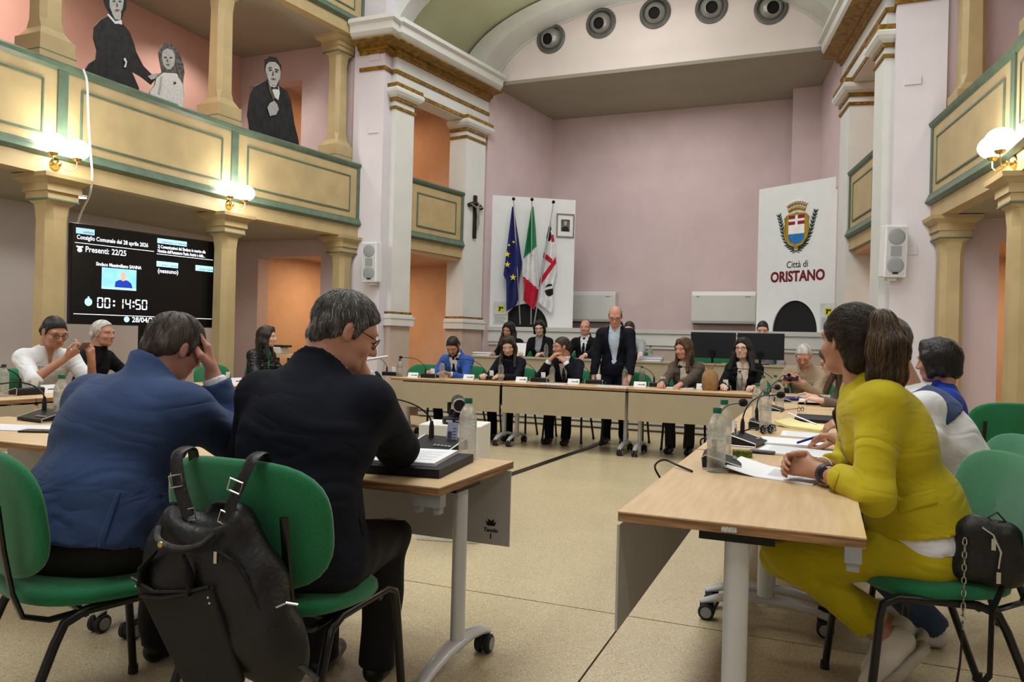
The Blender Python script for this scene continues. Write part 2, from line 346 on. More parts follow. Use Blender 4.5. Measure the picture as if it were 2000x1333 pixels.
def side(T, s):
    left = s == 0; nm = 'left' if left else 'right'; GR = 'balcony fronts of the %s gallery' % nm
    # outer wall, gallery end wall with two openings
    struct(MB(T).box(-9.3, -9.05, -4.2, 10.5, 0, 2.8), 'wall_'+nm, LILAC); struct(MB(T).box(-9.3, -9.05, -4.2, 10.5, 2.8, 9.0), 'wall_%s_upper' % nm, SALM)
    mb = MB(T); boxes(mb, [(-9.05, -8.6, 10.1, 10.35, 0, 2.85), (-7.37, -6.5, 10.1, 10.35, 0, 2.85), (-8.6, -7.37, 10.1, 10.35, 2.5, 2.85),
        (-9.05, -8.9, 10.1, 10.35, 2.85, 5.85), (-7.82, -6.5, 10.1, 10.35, 2.85, 5.85), (-8.9, -7.82, 10.1, 10.35, 5.33, 5.85), (-9.05, -6.6, 10.1, 10.35, 5.85, 9)])
    struct(mb, 'wall_%s_end' % nm, PINK)
    # pier
    struct(MB(T).prism([(-6.8, 10.05), (-6.263, 10.05), (-6.263, 10.3), (-6.3, 10.62), (-6.8, 10.62)], 0, 9.0), 'wall_%s_pier' % nm, LILAC)
    # gallery slabs
    for q, (z0, z1) in enumerate(((2.76, 2.95), (5.82, 6.0))):
        poly = [(x, y) for x, y in FRONT]; poly = [(x-.02, y) for x, y in poly]+[(-6.66, 10.1), (-9.05, 10.1), (-9.05, -3.8)]
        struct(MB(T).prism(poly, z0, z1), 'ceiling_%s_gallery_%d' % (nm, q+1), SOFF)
    # balcony fronts, columns
    order = ['nearest the pier', 'second from the pier', 'third from the pier', 'fourth from the pier', 'fifth from the pier', 'sixth from the pier']
    for lvl, z0 in enumerate((2.75, 5.8)):
        for i in range(len(FRONT)-1):
            if i < (2 if left else 3): continue
            a, b = FRONT[i], FRONT[i+1]
            if lvl == 1 and i < 5: continue
            parapet(T, '', a, b, z0, 'ochre %s balcony front with green mouldings, %s, %s tier' % (nm, order[len(FRONT)-2-i], ('lower', 'upper')[lvl]), GR)
    for i in range(2, 7):
        x, y = FRONT[i]
        if not left and i < 4: continue
        if i == 6: x, y = -6.76, 9.93
        pos = order[6-i] if i < 6 else 'half against the pier'
        column(T, x-.1, y, 0, 2.75, 'ochre octagonal column under the %s gallery, %s' % (nm, pos), 'columns under the %s gallery' % nm, rz=math.atan2(FRONT[min(i+1, 6)][1]-FRONT[i-1][1], FRONT[min(i+1, 6)][0]-FRONT[i-1][0]))
        column(T, x-.26, y, 3.78, 5.82, 'ochre column standing behind the %s parapet, %s' % (nm, pos), 'columns on the %s gallery' % nm, upper=True, rz=math.atan2(FRONT[min(i+1, 6)][1]-FRONT[i-1][1], FRONT[min(i+1, 6)][0]-FRONT[i-1][0]))
    # chancel side wall, passage with its own little balcony, room behind
    pilaster(T, 10.25, 10.64, 0 if left else 2, True); pilaster(T, 12.08, 12.62, 1 if left else 3, False)
    entab(T, 1 if left else 6)
    parapet(T, '', (wallx(10.64)-.04, 10.66), (wallx(12.08)-.02, 12.06), 2.66, 'small ochre balcony front in the %s chancel passage' % nm, 'chancel balcony fronts', thin=.1)
    mb = MB(T); boxes(mb, [(-8.9, -8.7, 10.35, 13.4, 0, 6), (-8.9, -6.0, 12.75, 12.95, 0, 6)])
    struct(mb, 'wall_%s_passage' % nm, WARM)
    struct(MB(T).prism([(-8.8, 10.35), (wallx(10.64)-.1, 10.6), (wallx(12.1)-.1, 12.1), (-6.0, 12.8), (-8.8, 12.8)], 2.6, 2.72), 'floor_%s_passage' % nm, WARM)
    struct(MB(T).prism([(-8.8, 10.35), (-6.3, 10.35), (-5.95, 12.8), (-8.8, 12.8)], 5.5, 5.62), 'ceiling_%s_passage' % nm, PINK)
    light('passage_lamp', 'AREA', T @ Vector((-7.6, 11.6, 5.4)), 16, (1, .62, .34), .5)
    light('passage_lamp', 'AREA', T @ Vector((-7.6, 11.3, 2.55)), 26, (1, .66, .38), .5)
    # wall of the apse recess
    if left: mb = MB(T).prism([WEND, (-5.33, 15.2), (-5.6, 15.2), (-6.05, 12.73)], 0, 6.0)
    else:
        W2 = lambda y: WEND[0]+(y-12.73)*.158
        mb = MB(T); mb.prism([WEND, (W2(12.86), 12.86), (W2(12.86)-.3, 12.86), (-6.05, 12.73)], 0, 6.0); mb.prism([(W2(13.75), 13.75), (-5.33, 15.2), (-5.6, 15.2), (W2(13.75)-.3, 13.75)], 0, 6.0)
        mb.prism([(W2(12.86), 12.86), (W2(13.75), 13.75), (W2(13.75)-.3, 13.75), (W2(12.86)-.3, 12.86)], 3.75, 6.0)
    struct(mb, 'wall_%s_apse' % nm, PINK)
TL = Matrix(); TR = Matrix.Translation((2*V0, 0, 0)) @ Matrix.Diagonal((-1, 1, 1, 1))
side(TL, 0); side(TR, 1)
# lit room glimpsed past the city panel
mb = MB(); boxes(mb, [(1.6, 1.8, 12.8, 14.2, 0, 4.2), (.3, 1.7, 13.9, 14.1, 0, 4.2), (.35, 1.7, 12.8, 12.84, 0, 4.2)]); struct(mb, 'wall_lit_closet', mat('cream_plaster', (246, 226, 180), .85))
light('closet_lamp', 'POINT', (.95, 13.4, 3.0), 30, (1, .78, .42), .1)
# back wall, box pier, soffit, lunette
struct(MB().box(-5.7, .5, 15.2, 15.4, 0, 6.1), 'wall_back', PINK)
struct(MB().box(-.59, .5, 14.6, 15.2, 0, 5.9), 'wall_back_pier', PINK)
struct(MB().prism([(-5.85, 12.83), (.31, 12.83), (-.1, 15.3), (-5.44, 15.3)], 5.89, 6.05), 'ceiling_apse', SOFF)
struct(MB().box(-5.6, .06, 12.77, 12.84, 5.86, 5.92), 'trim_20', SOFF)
def arc(a, b, z, n=40, cx=V0): return [(cx-a*math.cos(math.pi*i/n), z+b*math.sin(math.pi*i/n)) for i in range(n+1)]
NA = 44
def band(A, ya, B, yb):
    vs = [(x, ya, z) for x, z in A]+[(x, yb, z) for x, z in B]; n = len(A)
    return vs, [(i, i+1, n+i+1, n+i) for i in range(n-1)]
o = struct(MB().add(*band(arc(3.0, 1.3, 5.8, NA), 12.8, [(x, 5.88) for x, z in arc(3.0, 1.3, 5.8, NA)], 12.8)), 'wall_lunette', LUN)
mb = MB(); mb.add(*band(arc(2.84, 1.22, 5.86, NA), 12.79, arc(2.92, 1.26, 5.86, NA), 12.3)); mb.add(*band(arc(2.92, 1.26, 5.86, NA), 12.3, arc(3.28, 1.42, 5.86, NA), 12.24)); mb.add(*band(arc(3.28, 1.42, 5.86, NA), 12.24, arc(3.36, 1.5, 5.86, NA), 12.36))
struct(mb, 'trim_21', WHITEP, smooth=True)
mb = MB(); mb.add(*band(arc(2.80, 1.19, 5.86, NA), 12.785, arc(2.86, 1.24, 5.86, NA), 12.785)); struct(mb, 'trim_22', WHITEP)
mb = MB(); mb.add(*band(arc(3.62, 1.58, 5.86, NA), 10.6, arc(3.34, 1.46, 5.86, NA), 12.36)); struct(mb, 'ceiling_chancel_vault', SAGE, smooth=True)
mb = MB(); mb.add(*band(arc(3.5, 1.46, 5.86, NA), 10.66, arc(3.5, 1.46, 5.86, NA), 10.3)); mb.add(*band(arc(3.5, 1.46, 5.86, NA), 10.66, arc(3.66, 1.6, 5.86, NA), 10.64)); mb.add(*band(arc(3.5, 1.46, 5.86, NA), 10.3, arc(3.62, 1.56, 5.86, NA), 10.2)); struct(mb, 'trim_23', WHITEP, smooth=True)
mb = MB(); A = arc(3.62, 1.56, 5.86, NA); mb.add(*band(A, 10.2, [(x, 9.0) for x, z in A], 10.2)); boxes(mb, [(-6.8, V0-3.6, 10.2, 10.25, 5.9, 9), (V0+3.6, 1.3, 10.2, 10.25, 5.9, 9)]); struct(mb, 'wall_chancel_arch', LILAC)
struct(MB().box(-9.3, 3.8, -4.2, 10.5, 9.0, 9.2), 'ceiling', WHITEP)
struct(MB().box(-9.3, 3.8, -4.4, -4.2, 0, 9.0), 'wall_rear', LILAC)
# low ledge wall at the foot of the apse
mb = MB().box(-5.75, .2, 12.95, 13.4, 0, 1.28); struct(mb, 'wall_ledge', DADO)
struct(MB().prism([(12.95, 1.16), (12.925, 1.16), (12.925, 1.2), (12.9, 1.22), (12.9, 1.4), (12.87, 1.42), (12.86, 1.49), (13.9, 1.49), (13.9, 1.4), (12.95, 1.4)], -5.78, .25, ax='x'), 'trim_24', WHITEP)
struct(MB().box(-5.6, .1, 13.3, 15.2, 1.3, 1.45), 'floor_apse', SOFF)
# dais behind the long table
dais = struct(MB().box(-5.9, .35, 10.75, 12.95, -.01, .26), 'floor_dais', mat('dais_front', (150, 140, 124), .6))
for k, z in enumerate((.03, .11, .19)): MB().box(-5.9, .35, 10.735-.012*(2-k), 10.76, z, z+.05).build('riser_slat', mat('dais_slat', (196, 190, 178), .5), dais)
# lamps on the balconies
globe_lamp(TL, -7.125, 5.36, 2.86, R(90), 'brass lamp with two glowing opal globes above the screen')
globe_lamp(TL, -7.04, 7.68, 2.86, R(88), 'brass lamp with two glowing opal globes, nearest the left pier')
globe_lamp(TR, -7.04, 7.68, 2.86, R(88), 'brass lamp with two glowing opal globes on the right balcony')
for T, y in ((TL, .8), (TL, 3.1), (TR, .8), (TR, 3.1), (TR, 5.4)):
    pp = T @ Vector((-6.75, y, 3.02)); light('globe_light', 'POINT', pp, 26, (1, .96, .88), .12)
downlight(TL, -8.13, 8.61, 5.815, 90, 'recessed downlight in the upper gallery ceiling')
downlight(TL, -7.95, 6.3, 2.755, 26, 'recessed downlight above the left end of the screen')
downlight(TL, -7.92, 8.44, 2.755, 26, 'small recessed downlight left of the far column')
light('gallery_lamp', 'AREA', (-8.0, 5.6, 5.75), 55, (1, .84, .72), .6)
light('gallery_lamp', 'AREA', (-8.0, 3.2, 2.7), 25, (1, .95, .9), .6)
light('gallery_lamp', 'AREA', (2.5, 7.0, 5.7), 26, (1, .85, .75), .6)
light('gallery_lamp', 'AREA', (2.6, 7.4, 2.7), 25, (1, .95, .9), .6)
light('apse_fill', 'AREA', (V0, 11.2, 6.9), 26, (1, .98, .94), 1.4)  # fill light for apse and lunette, added without a fixture
light('vault_fill', 'AREA', (V0, 11.45, 6.15), 16, (1, .99, .96), 3.2, (R(180), 0, 0), .9)  # unseen fill added in open air to brighten the vault from below
light('apse_fill', 'AREA', (V0, 13.7, 5.84), 34, (1, .97, .96), 2.6, (0, 0, 0), .8)  # added fill under the soffit, brightens the apse wall and ledge
# ---------------------------------------------------------------- tables
BEECH = mat('beech_veneer', (212, 184, 144), .38, var=.1, scale=5, stretch=(1.0, 9, 1), spec=.45, rgb2=(202, 170, 128), bump=.02, bscale=80)
BEECHY = mat('beech_veneer_long', (216, 184, 142), .38, var=.1, scale=5, stretch=(9, 1.0, 1), spec=.45, rgb2=(204, 168, 122), bump=.02, bscale=80)
PLY = mat('ply_edge', (172, 132, 92), .55, scale=120, stretch=(.05, .05, 1), rgb2=(116, 82, 54))
PANEL = mat('table_panel_laminate', (172, 160, 134), .55, var=.02)
PANELG = mat('table_panel_grey', (186, 184, 184), .5, var=.02)
LEGM = mat('silver_lacquer', (206, 208, 212), .35, metal=.15, var=.02)
BLACKP = mat('black_plastic', (22, 22, 24), .45, var=.1)
DARKM = mat('black_metal', (16, 16, 18), .35, metal=.3)
RUB = mat('dark_rubber', (34, 34, 36), .6); GREYP = mat('grey_plastic', (150, 152, 154), .45)
def make_table(label, L=1.46, dep=.64, grp='wheeled folding tables of the council ring', panel=PANEL, clip=True):
    """local x along the length (centre 0); users sit at -y, the hanging panel is at +y; top at .74"""
    t = thing('folding_table', label, 'table', group=grp)
    top = MB().box(-L/2, L/2, -dep/2, dep/2, .736, .74).build('table_top', BEECH, t)
    MB().box(-L/2+.001, L/2-.001, -dep/2+.001, dep/2-.001, .712, .7362).build('ply_core', PLY, t)
    MB().box(-L/2+.01, L/2-.01, dep/2-.004, dep/2+.003, .40, .70).build('modesty_panel', panel, t)
    MB().box(-L/2+.08, L/2-.08, -.04, .04, .675, .712).build('beam', DARKM, t)
    for sx in (-1, 1):
        x = sx*(L/2-.075)
        mb = MB(); mb.lathe([(.027, .095), (.027, .68)], (0, 0, 0), 18); mb.v = [Vector((v.x*.9+x, v.y*1.25, v.z)) for v in mb.v]; leg = mb.build('leg', LEGM, t, smooth=True)
        MB().box(x-.03, x+.03, -.1, .1, .68, .712).build('bracket', DARKM, t)
        pts = [(x, -.27, .075), (x, -.2, .1), (x, -.1, .118), (x, 0, .122), (x, .1, .118), (x, .2, .1), (x, .27, .075)]
        ft = MB().tube(pts, [.02, .026, .03, .032, .03, .026, .02], 12, flat=.65).build('foot', LEGM, t, smooth=True)
        for sy in (-1, 1):
            c = MB(); M0 = Matrix.Translation((x, sy*.245, .036)) @ Matrix.Rotation(R(90), 4, 'Y')
            for q in (-.018, .018):
                c.T = M0 @ Matrix.Translation((0, 0, q)); c.lathe([(.0, -.013), (.03, -.013), (.036, -.008), (.036, .008), (.03, .013), (0, .013)], n=18)
            c.T = Matrix(); c.box(x-.006, x+.006, sy*.245-.03, sy*.245+.03, .03, .075)
            c.build('caster', RUB, ft, smooth=True)
            d = MB(M0); d.lathe([(0, -.033), (.024, -.033), (.024, .033), (0, .033)], n=16); d.build('caster_disc', GREYP, ft)
        if clip:
            xx = sx*(L/2-.05); m = MB(); m.box(xx-.05, xx+.05, -dep/2+.01, -dep/2+.05, .672, .713); m.box(xx-.045, xx-.025, -dep/2+.015, -dep/2+.045, .65, .675); m.box(xx+.025, xx+.045, -dep/2+.015, -dep/2+.045, .65, .675); m.build('link_clip', GREYP, t)
    return t
def put(o, x, y, rz=0., z=0.): o.location = (x, y, z); o.rotation_euler = (0, 0, rz); return o
FT0 = make_table('folding table of the far row with beige panel, second from the left')
put(FT0, -2.68, 8.48, R(180))
for i, (x, lb) in enumerate(((-4.155, 'folding table of the far row with beige panel, leftmost, before the bearded man'), (-1.205, 'folding table of the far row with beige panel, before the woman in brown'), (.27, 'folding table at the right end of the far row behind the bottles'))):
    c = copy_tree(FT0); c['label'] = lb; put(c, x, 8.48, R(180))
for i, y in enumerate((7.35, 5.88, 4.41, 2.94)):
    c = copy_tree(FT0); c['label'] = 'folding table of the left row, ' + ('farthest from the camera', 'third from the front', 'before the man in the white shirt', 'nearest the camera')[i]; put(c, -5.32, y, R(-90))
t = make_table('folding table of the right row with plywood edge, nearest the camera', panel=PANELG); put(t, -.205, 2.86, R(90))
mm = t.children
for ch in t.children:
    if ch.name.startswith('table_top'): ch.data.materials[0] = BEECH
for i, y in enumerate((4.34, 5.82, 7.30)):
    c = copy_tree(t); c['label'] = 'folding table of the right row, ' + ('second from the front, under the papers', 'third from the front, under the black folder', 'farthest, under the open book')[i]; put(c, -.205, y, R(90))
nt_ = make_table('near-row table with grey crown-marked panel, before the man in navy', panel=PANELG); put(nt_, -1.85, 2.505)
c = copy_tree(nt_); c['label'] = 'folding table of the near row before the man in the blue jacket'; put(c, -3.33, 2.505)
# crown mark on the panel
mk = MB(Matrix.Translation((.64, .3155, .462)) @ Matrix.Rotation(R(90), 4, 'X') @ Matrix.Scale(.32, 4))
mk.T = mk.T @ Matrix.Translation((0, 0, 0))
mk.prism([(-.075, .1), (-.05, .04), (.05, .04), (.075, .1), (.035, .075), (.045, .125), (0, .1), (-.045, .125), (-.035, .075)], 0, .003)
INKM = mat('black_print', (14, 14, 16), .6)
mk.build('crown_mark', INKM, nt_)
text_mesh('Tavolo', .022, .0006, m=INKM, parent=nt_, name='panel_lettering', M=Matrix.Translation((.64, .3155, .45)) @ Matrix.Rotation(R(90), 4, 'X'))
text_mesh('1', .028, .001, m=INKM, parent=nt_, name='panel_lettering', M=Matrix.Translation((.64, .3155, .424)) @ Matrix.Rotation(R(90), 4, 'X'))
# little inventory label on the edge of the right table
tag(MB().box(-.24, -.2, 2.1285, 2.1299, .716, .73).build('inventory_sticker', mat('sticker_white', (230, 230, 228), .5, scale=300, rgb2=(150, 150, 150))), 'small white inventory sticker on the plywood table edge', 'sticker')
# ---------------------------------------------------------------- green chairs
FAB = mat('green_upholstery', (34, 116, 74), .9, var=.08, scale=160, bump=.12, bscale=700, sheen=.3, spec=.2)
FABD = mat('green_shell', (30, 104, 52), .75, var=.05, scale=20)
TUBE = mat('black_tube', (14, 14, 15), .3, spec=.5)
def pad(w, h, t, bulge, n=44, sq=2.8, curve=0.):
    """rounded upholstered pad in local x (width) / z (height), soft front at +y"""
    rs = []
    for k, (s, y) in enumerate(((.0, -t*.5-bulge*.0), (.9, -t*.5), (.985, -t*.3), (1., 0), (.985, t*.32), (.94, t*.5), (.75, t*.5+bulge*.55), (.4, t*.5+bulge*.9), (.0, t*.5+bulge))):
        ring = []
        for i in range(n):
            a = 2*math.pi*i/n; c_, s_ = math.cos(a), math.sin(a); q = 1/(abs(c_)**sq+abs(s_)**sq)**(1/sq)
            x = w/2*max(s, .01)*q*c_; z = h/2*max(s, .01)*q*s_
            ring.append((x, y+curve*(x/(w/2))**2, z))
        rs.append(ring)
    return rs
def make_chair(label, grp):
    t = thing('green_chair', label, 'chair', group=grp)
    mb = MB(Matrix.Translation((0, .01, .455)) @ Matrix.Rotation(R(90-3), 4, 'X')); mb.rings(pad(.49, .45, .045, .02, curve=0.), caps=False); mb.build('seat', FAB, t, smooth='all')
    mb = MB(Matrix.Translation((0, -.235, .695)) @ Matrix.Rotation(R(9), 4, 'X')); mb.rings(pad(.56, .37, .035, .015, sq=3.0, curve=.05), caps=False); mb.build('backrest', FAB, t, smooth='all')
    for sx in (-1, 1):
        x = .235*sx
        MB().tube([(x*1.06, .27, .008), (x*1.0, .235, .36), (x*.99, .225, .41), (x*.98, .18, .432), (x*.97, .05, .428), (x*.97, -.06, .424), (x*.98, -.115, .40), (x, -.14, .35), (x*1.07, -.27, .008)], .0135, 10).build('leg_frame', TUBE, t, smooth=True)
        MB().tube([(sx*.185, .04, .415), (sx*.185, -.14, .405), (sx*.185, -.205, .43), (sx*.187, -.232, .5), (sx*.188, -.255, .62), (sx*.188, -.272, .74)], .014, 8, flat=.6).build('back_support', TUBE, t, smooth=True)
        for yy in (.27, -.27): MB().lathe([(.0, 0), (.017, 0), (.016, .03), (0, .03)], (x*1.065, yy, 0), 10).build('foot_cap', RUB, t)
    for yy in (.15, -.06): MB().tube([(-.23, yy, .415), (.23, yy, .415)], .011, 8).build('cross_bar', TUBE, t, smooth=True)
    return t
CH0 = make_chair('green upholstered chair holding the black backpack, under the man in navy', 'green conference chairs')
CHAIRS = {}
def chair(key, x, y, deg, label, z=0.):
    c = CH0 if 'first' not in CHAIRS else copy_tree(CH0)
    CHAIRS['first'] = 1; CHAIRS[key] = c; c['label'] = label; put(c, x, y, R(deg), z); return c
chair('navy', -1.47, 1.90, 0, 'green upholstered chair holding the black backpack, under the man in navy')
chair('blue', -2.10, 1.70, -20, 'green chair at the left edge under the man in the blue jacket')
chair('yellow', .36, 2.99, 104, 'green chair under the woman in the yellow suit, small black bag on it')
chair('next', .54, 3.72, 100, 'green chair behind the man in the white shirt with blue shoulders')
chair('turned', 1.2, 6.55, 12, 'empty dark green chair standing apart at the right edge')
for k, (x, lb) in enumerate(((-5.0, 'empty green chair at the left end of the far row'), (-4.42, 'green chair under the bearded man in the blue suit'), (-3.68, 'green chair under the woman in dark navy at the far row'), (-2.93, 'green chair under the man with hands at his mouth'), (-2.2, 'green chair behind the standing bald man'), (-1.46, 'green chair under the woman in the brown blazer'), (-.8, 'green chair under the woman with long black hair'), (-.12, 'green chair under the white-haired man in beige'))):
    chair('far%d' % k, x, 9.22 if k else 9.1, 180+(0 if k % 2 else 4), lb)
for k, (y, lb) in enumerate(((4.55, 'green chair under the man in the white shirt at the left row'), (7.55, 'green chair under the woman in the leather jacket'), (6.75, 'empty green chair near the far column at the left row'))):
    chair('left%d' % k, -6.15, y, -90, lb)
for k, (x, lb) in enumerate(((-4.7, 'green chair on the dais under the woman half hidden'), (-4.2, 'green chair on the dais under the woman with glasses and short hair'), (-3.48, 'green chair on the dais under the bald man'), (-2.75, 'green chair on the dais behind the standing man'), (-1.55, 'empty green chair on the dais behind the woman in brown'), (-.8, 'green chair on the dais behind the monitors'))):
    chair('tier%d' % k, x, 11.72, 180, lb, .26)
# ---------------------------------------------------------------- desk on the dais
t = thing('dais_desk', 'long beige desk on the dais behind the far row', 'desk')
for k in range(4):
    x0 = -5.1+k*1.3; MB().box(x0+.004, x0+1.296, 10.9, 10.92, .26, .965).build('front_panel', PANEL, t)
MB().box(-5.12, .12, 10.88, 11.5, .965, .99).build('desk_top', PANEL, t)
for x in (-5.08, .06): MB().box(x, x+.03, 10.93, 11.48, .26, .965).build('side_panel', PANEL, t)
# ---------------------------------------------------------------- microphones, bottles, name plates
FOAM = mat('black_foam', (12, 12, 13), .95, bump=.3, bscale=500); CARD = mat('white_card', (238, 240, 242), .6, var=.02)
SILV = mat('silver_trim', (214, 216, 220), .3, metal=.6); PHOTO = mat('card_photo_dark', (60, 66, 84), .6)
def make_mic(label, grp, reach=.36, side=-1, rise=.13, card=True, cardcol=None, detail=False, droop=0.):
    """user sits at -y; wedge unit, gooseneck leaning to one side"""
    t = thing('microphone_unit', label, 'microphone', group=grp)
    mb = MB(); mb.prism([(-.075, .004), (-.075, .018), (.06, .055), (.075, .045), (.07, .004)], -.105, .105, ax='x'); mb.build('base', BLACKP, t, bevel=.003)
    for sx in (-1, 1):
        x = sx*.1062; pr = [(-.072, .003), (-.072, .018), (.06, .054), (.074, .044), (.07, .003)]
        mb = MB(); mb.tube([(x, a, b) for a, b in pr+pr[:1]], .0028, 6); mb.build('side_trim', SILV, t)
    if detail:
        for k in range(5): MB(Matrix.Translation((.012+.018*k, -.045, .0275)) @ Matrix.Rotation(R(15.3), 4, 'X')).box(0, .012, -.006, .006, 0, .004).build('button', GREYP, t)
    x0 = .05*side*-1
    x0 = -.055 if side > 0 else .055; x0 = -side*-.0+(-.055 if side < 0 else .055)
    mb = MB(); mb.lathe([(.012, 0), (.011, .05), (.006, .075)], (x0, .035, .045), 12); mb.build('neck_socket', BLACKP, t, smooth=True)
    P = [(x0, .035, .11)]
    for k in range(1, 11):
        u = k/10; a = u*math.pi*.5
        P.append((x0+side*reach*(u**1.6), .035-.10*u*u, .11+rise*math.sin(min(a*1.25, math.pi/2))-droop*u**3))
    mb = MB(); mb.tube(P, .0038, 8); mb.build('gooseneck', DARKM, t, smooth=True)
    e = Vector(P[-1]); d = (e-Vector(P[-2])).normalized()
    M = Matrix.Translation(e) @ d.to_track_quat('Z', 'Y').to_matrix().to_4x4()
    mb = MB(M); mb.lathe([(.006, -.012), (.008, -.004), (.014, .002), (.0175, .014), (.018, .03), (.013, .043), (.003, .048)], n=16); mb.build('foam_head', FOAM, t, smooth=True)
    if card:
        cx = -x0*.9
        cd = MB(Matrix.Translation((cx, .035, .045)) @ Matrix.Rotation(R(-8), 4, 'X')).box(-.027, .027, -.0006, .0006, 0, .075).build('badge_card', cardcol or CARD, t)
        if detail:
            MB(Matrix.Translation((cx, .034, .045)) @ Matrix.Rotation(R(-8), 4, 'X')).box(-.022, -.002, -.0012, .0, .006, .036).build('badge_photo', PHOTO, cd)
            for k in range(4): MB(Matrix.Translation((cx, .034, .045)) @ Matrix.Rotation(R(-8), 4, 'X')).box(.002, .018, -.0012, .0, .01+.013*k, .0125+.013*k).build('badge_line', PHOTO, cd)
    return t
def clear(name, tint, gloss, blend):
    m = bpy.data.materials.new(name); m.use_nodes = True; nt = m.node_tree; N = nt.nodes; L = nt.links
    N.remove(N['Principled BSDF']); tr = N.new('ShaderNodeBsdfTransparent'); tr.inputs[0].default_value = (*tint, 1); gl = N.new('ShaderNodeBsdfGlossy'); gl.inputs['Roughness'].default_value = .06; gl.inputs[0].default_value = (gloss, gloss, gloss, 1)
    lw = N.new('ShaderNodeLayerWeight'); lw.inputs[0].default_value = blend; nz = N.new('ShaderNodeTexNoise'); nz.inputs['Scale'].default_value = 70; bp_ = N.new('ShaderNodeBump'); bp_.inputs['Strength'].default_value = .6; bp_.inputs['Distance'].default_value = .006
    L.new(nz.outputs['Fac'], bp_.inputs['Height']); L.new(bp_.outputs[0], gl.inputs['Normal']); L.new(bp_.outputs[0], lw.inputs['Normal'])
    mx = N.new('ShaderNodeMixShader'); L.new(lw.outputs['Facing'], mx.inputs[0]); L.new(tr.outputs[0], mx.inputs[1]); L.new(gl.outputs[0], mx.inputs[2]); gs = N.new('ShaderNodeBsdfGlass'); gs.inputs['IOR'].default_value = 1.22; gs.inputs['Roughness'].default_value = .02; gs.inputs[0].default_value = (*tint, 1); L.new(bp_.outputs[0], gs.inputs['Normal']); m2 = N.new('ShaderNodeMixShader'); m2.inputs[0].default_value = .35; L.new(mx.outputs[0], m2.inputs[1]); L.new(gs.outputs[0], m2.inputs[2]); L.new(m2.outputs[0], N['Material Output'].inputs[0]); return m
PET = clear('clear_pet', (.975, .99, .99), 1., .46)
PETL = clear('pale_bottle_print', (.88, .95, .94), .9, .4)
CAPG = mat('green_cap', (10, 92, 66), .45); CAPD = mat('dark_cap', (36, 44, 46), .5)
def make_bottle(label, grp, cap=CAPG, h=.235, r=.0335):
    t = thing('water_bottle', label, 'bottle', group=grp)
    pr = [(.0, .003), (.024, 0), (.031, .004), (r, .012), (r*.97, .022), (r, .03)]
    z = .035
    for k in range(9): pr += [(r*.93, z+.0035), (r, z+.007)]; z += .0088
    pr += [(r*.99, z+.01), (r, z+.045), (r*.97, z+.06), (r*.8, z+.082), (r*.55, z+.098), (.0135, z+.105), (.0125, z+.112), (.0, z+.112)]
    k = h/(z+.135)
    mb = MB(); mb.lathe([(a, b*k) for a, b in pr], n=28); mb.build('body', PET, t, smooth='all')
    mb = MB(); mb.lathe([(r*1.004, (z+.012)*k), (r*1.006, (z+.042)*k)], n=28, caps=False); mb.build('print_band', PETL, t, smooth='all')
    mb = MB(); mb.lathe([(.0, 0), (.0155, 0), (.0155, .018), (.014, .02), (0, .02)], (0, 0, (z+.112)*k), 18); mb.build('cap', cap, t, smooth=True)
    return t
def make_plate(label, grp):
    t = thing('name_plate', label, 'name plate', group=grp)
    mb = MB(); mb.prism([(-.026, 0), (0, .062), (.026, 0), (.0235, 0), (0, .057), (-.0235, 0)], -.07, .07, ax='x'); mb.build('folded_card', CARD, t)
    for s in (-1, 1):
        M = Matrix.Translation((0, .0132*s, .031)) @ Matrix.Rotation(R(-22.7*s if s < 0 else -22.7*s), 4, 'X')
        M = Matrix.Translation((0, s*.0138, .031)) @ Matrix.Rotation(R(22.7)*s, 4, 'X') @ Matrix.Rotation(R(90), 4, 'X')
        mb = MB(M); mb.lathe([(.007, -.0006), (.011, -.0006), (.011, .0006), (.007, .0006)], (-.048*-s*-1, 0, 0), 14, caps=False); mb.build('seal_print', PHOTO, t)
        mb = MB(M); mb.box(-.022, .05, -.006, .002, -.0005, .0005); mb.build('name_print', PHOTO, t)
    return t
PL0 = make_plate('white folded name plate before the bearded man', 'name plates on the far row')
for k, (px, py, lb) in enumerate(((805, 738, 'left of the bearded man'), (914, 742, 'between the bearded man and the woman in navy'), (1017, 747, 'between the woman in navy and the man with joined hands'), (1119, 751, 'before the standing man'), (1249, 757, 'right of the standing man by the bottles'), (1372, 761, 'beside the paper bag'), (96, 768, 'before the man in the white shirt'), (461, 751, 'near the far column at the left row'))):
    c = PL0 if k == 0 else copy_tree(PL0); p = at(px, py, z=.74)
    c['label'] = 'white folded name plate ' + lb; put(c, p.x, p.y+.03 if k < 6 else p.y, 0 if k < 6 else R(90), .7405)
    if k >= 6: c['group'] = 'name plates on the left row'
MC0 = make_mic('far mic', 'microphone units on the far row', reach=.4, side=1)
for k, (px, py, lb) in enumerate(((759, 735, 'at the left end of the far row'), (835, 739, 'before the bearded man'), (950, 743, 'before the woman in navy'), (1051, 747, 'before the man with joined hands'), (1159, 751, 'before the standing man'), (1285, 757, 'before the woman in brown'), (1407, 763, 'before the woman with long black hair'), (1522, 768, 'before the white-haired man'))):
    c = MC0 if k == 0 else copy_tree(MC0); p = at(px, py, z=.74)
    c['label'] = 'black gooseneck microphone unit '+lb; put(c, p.x, p.y+.08, R(180), .7405)
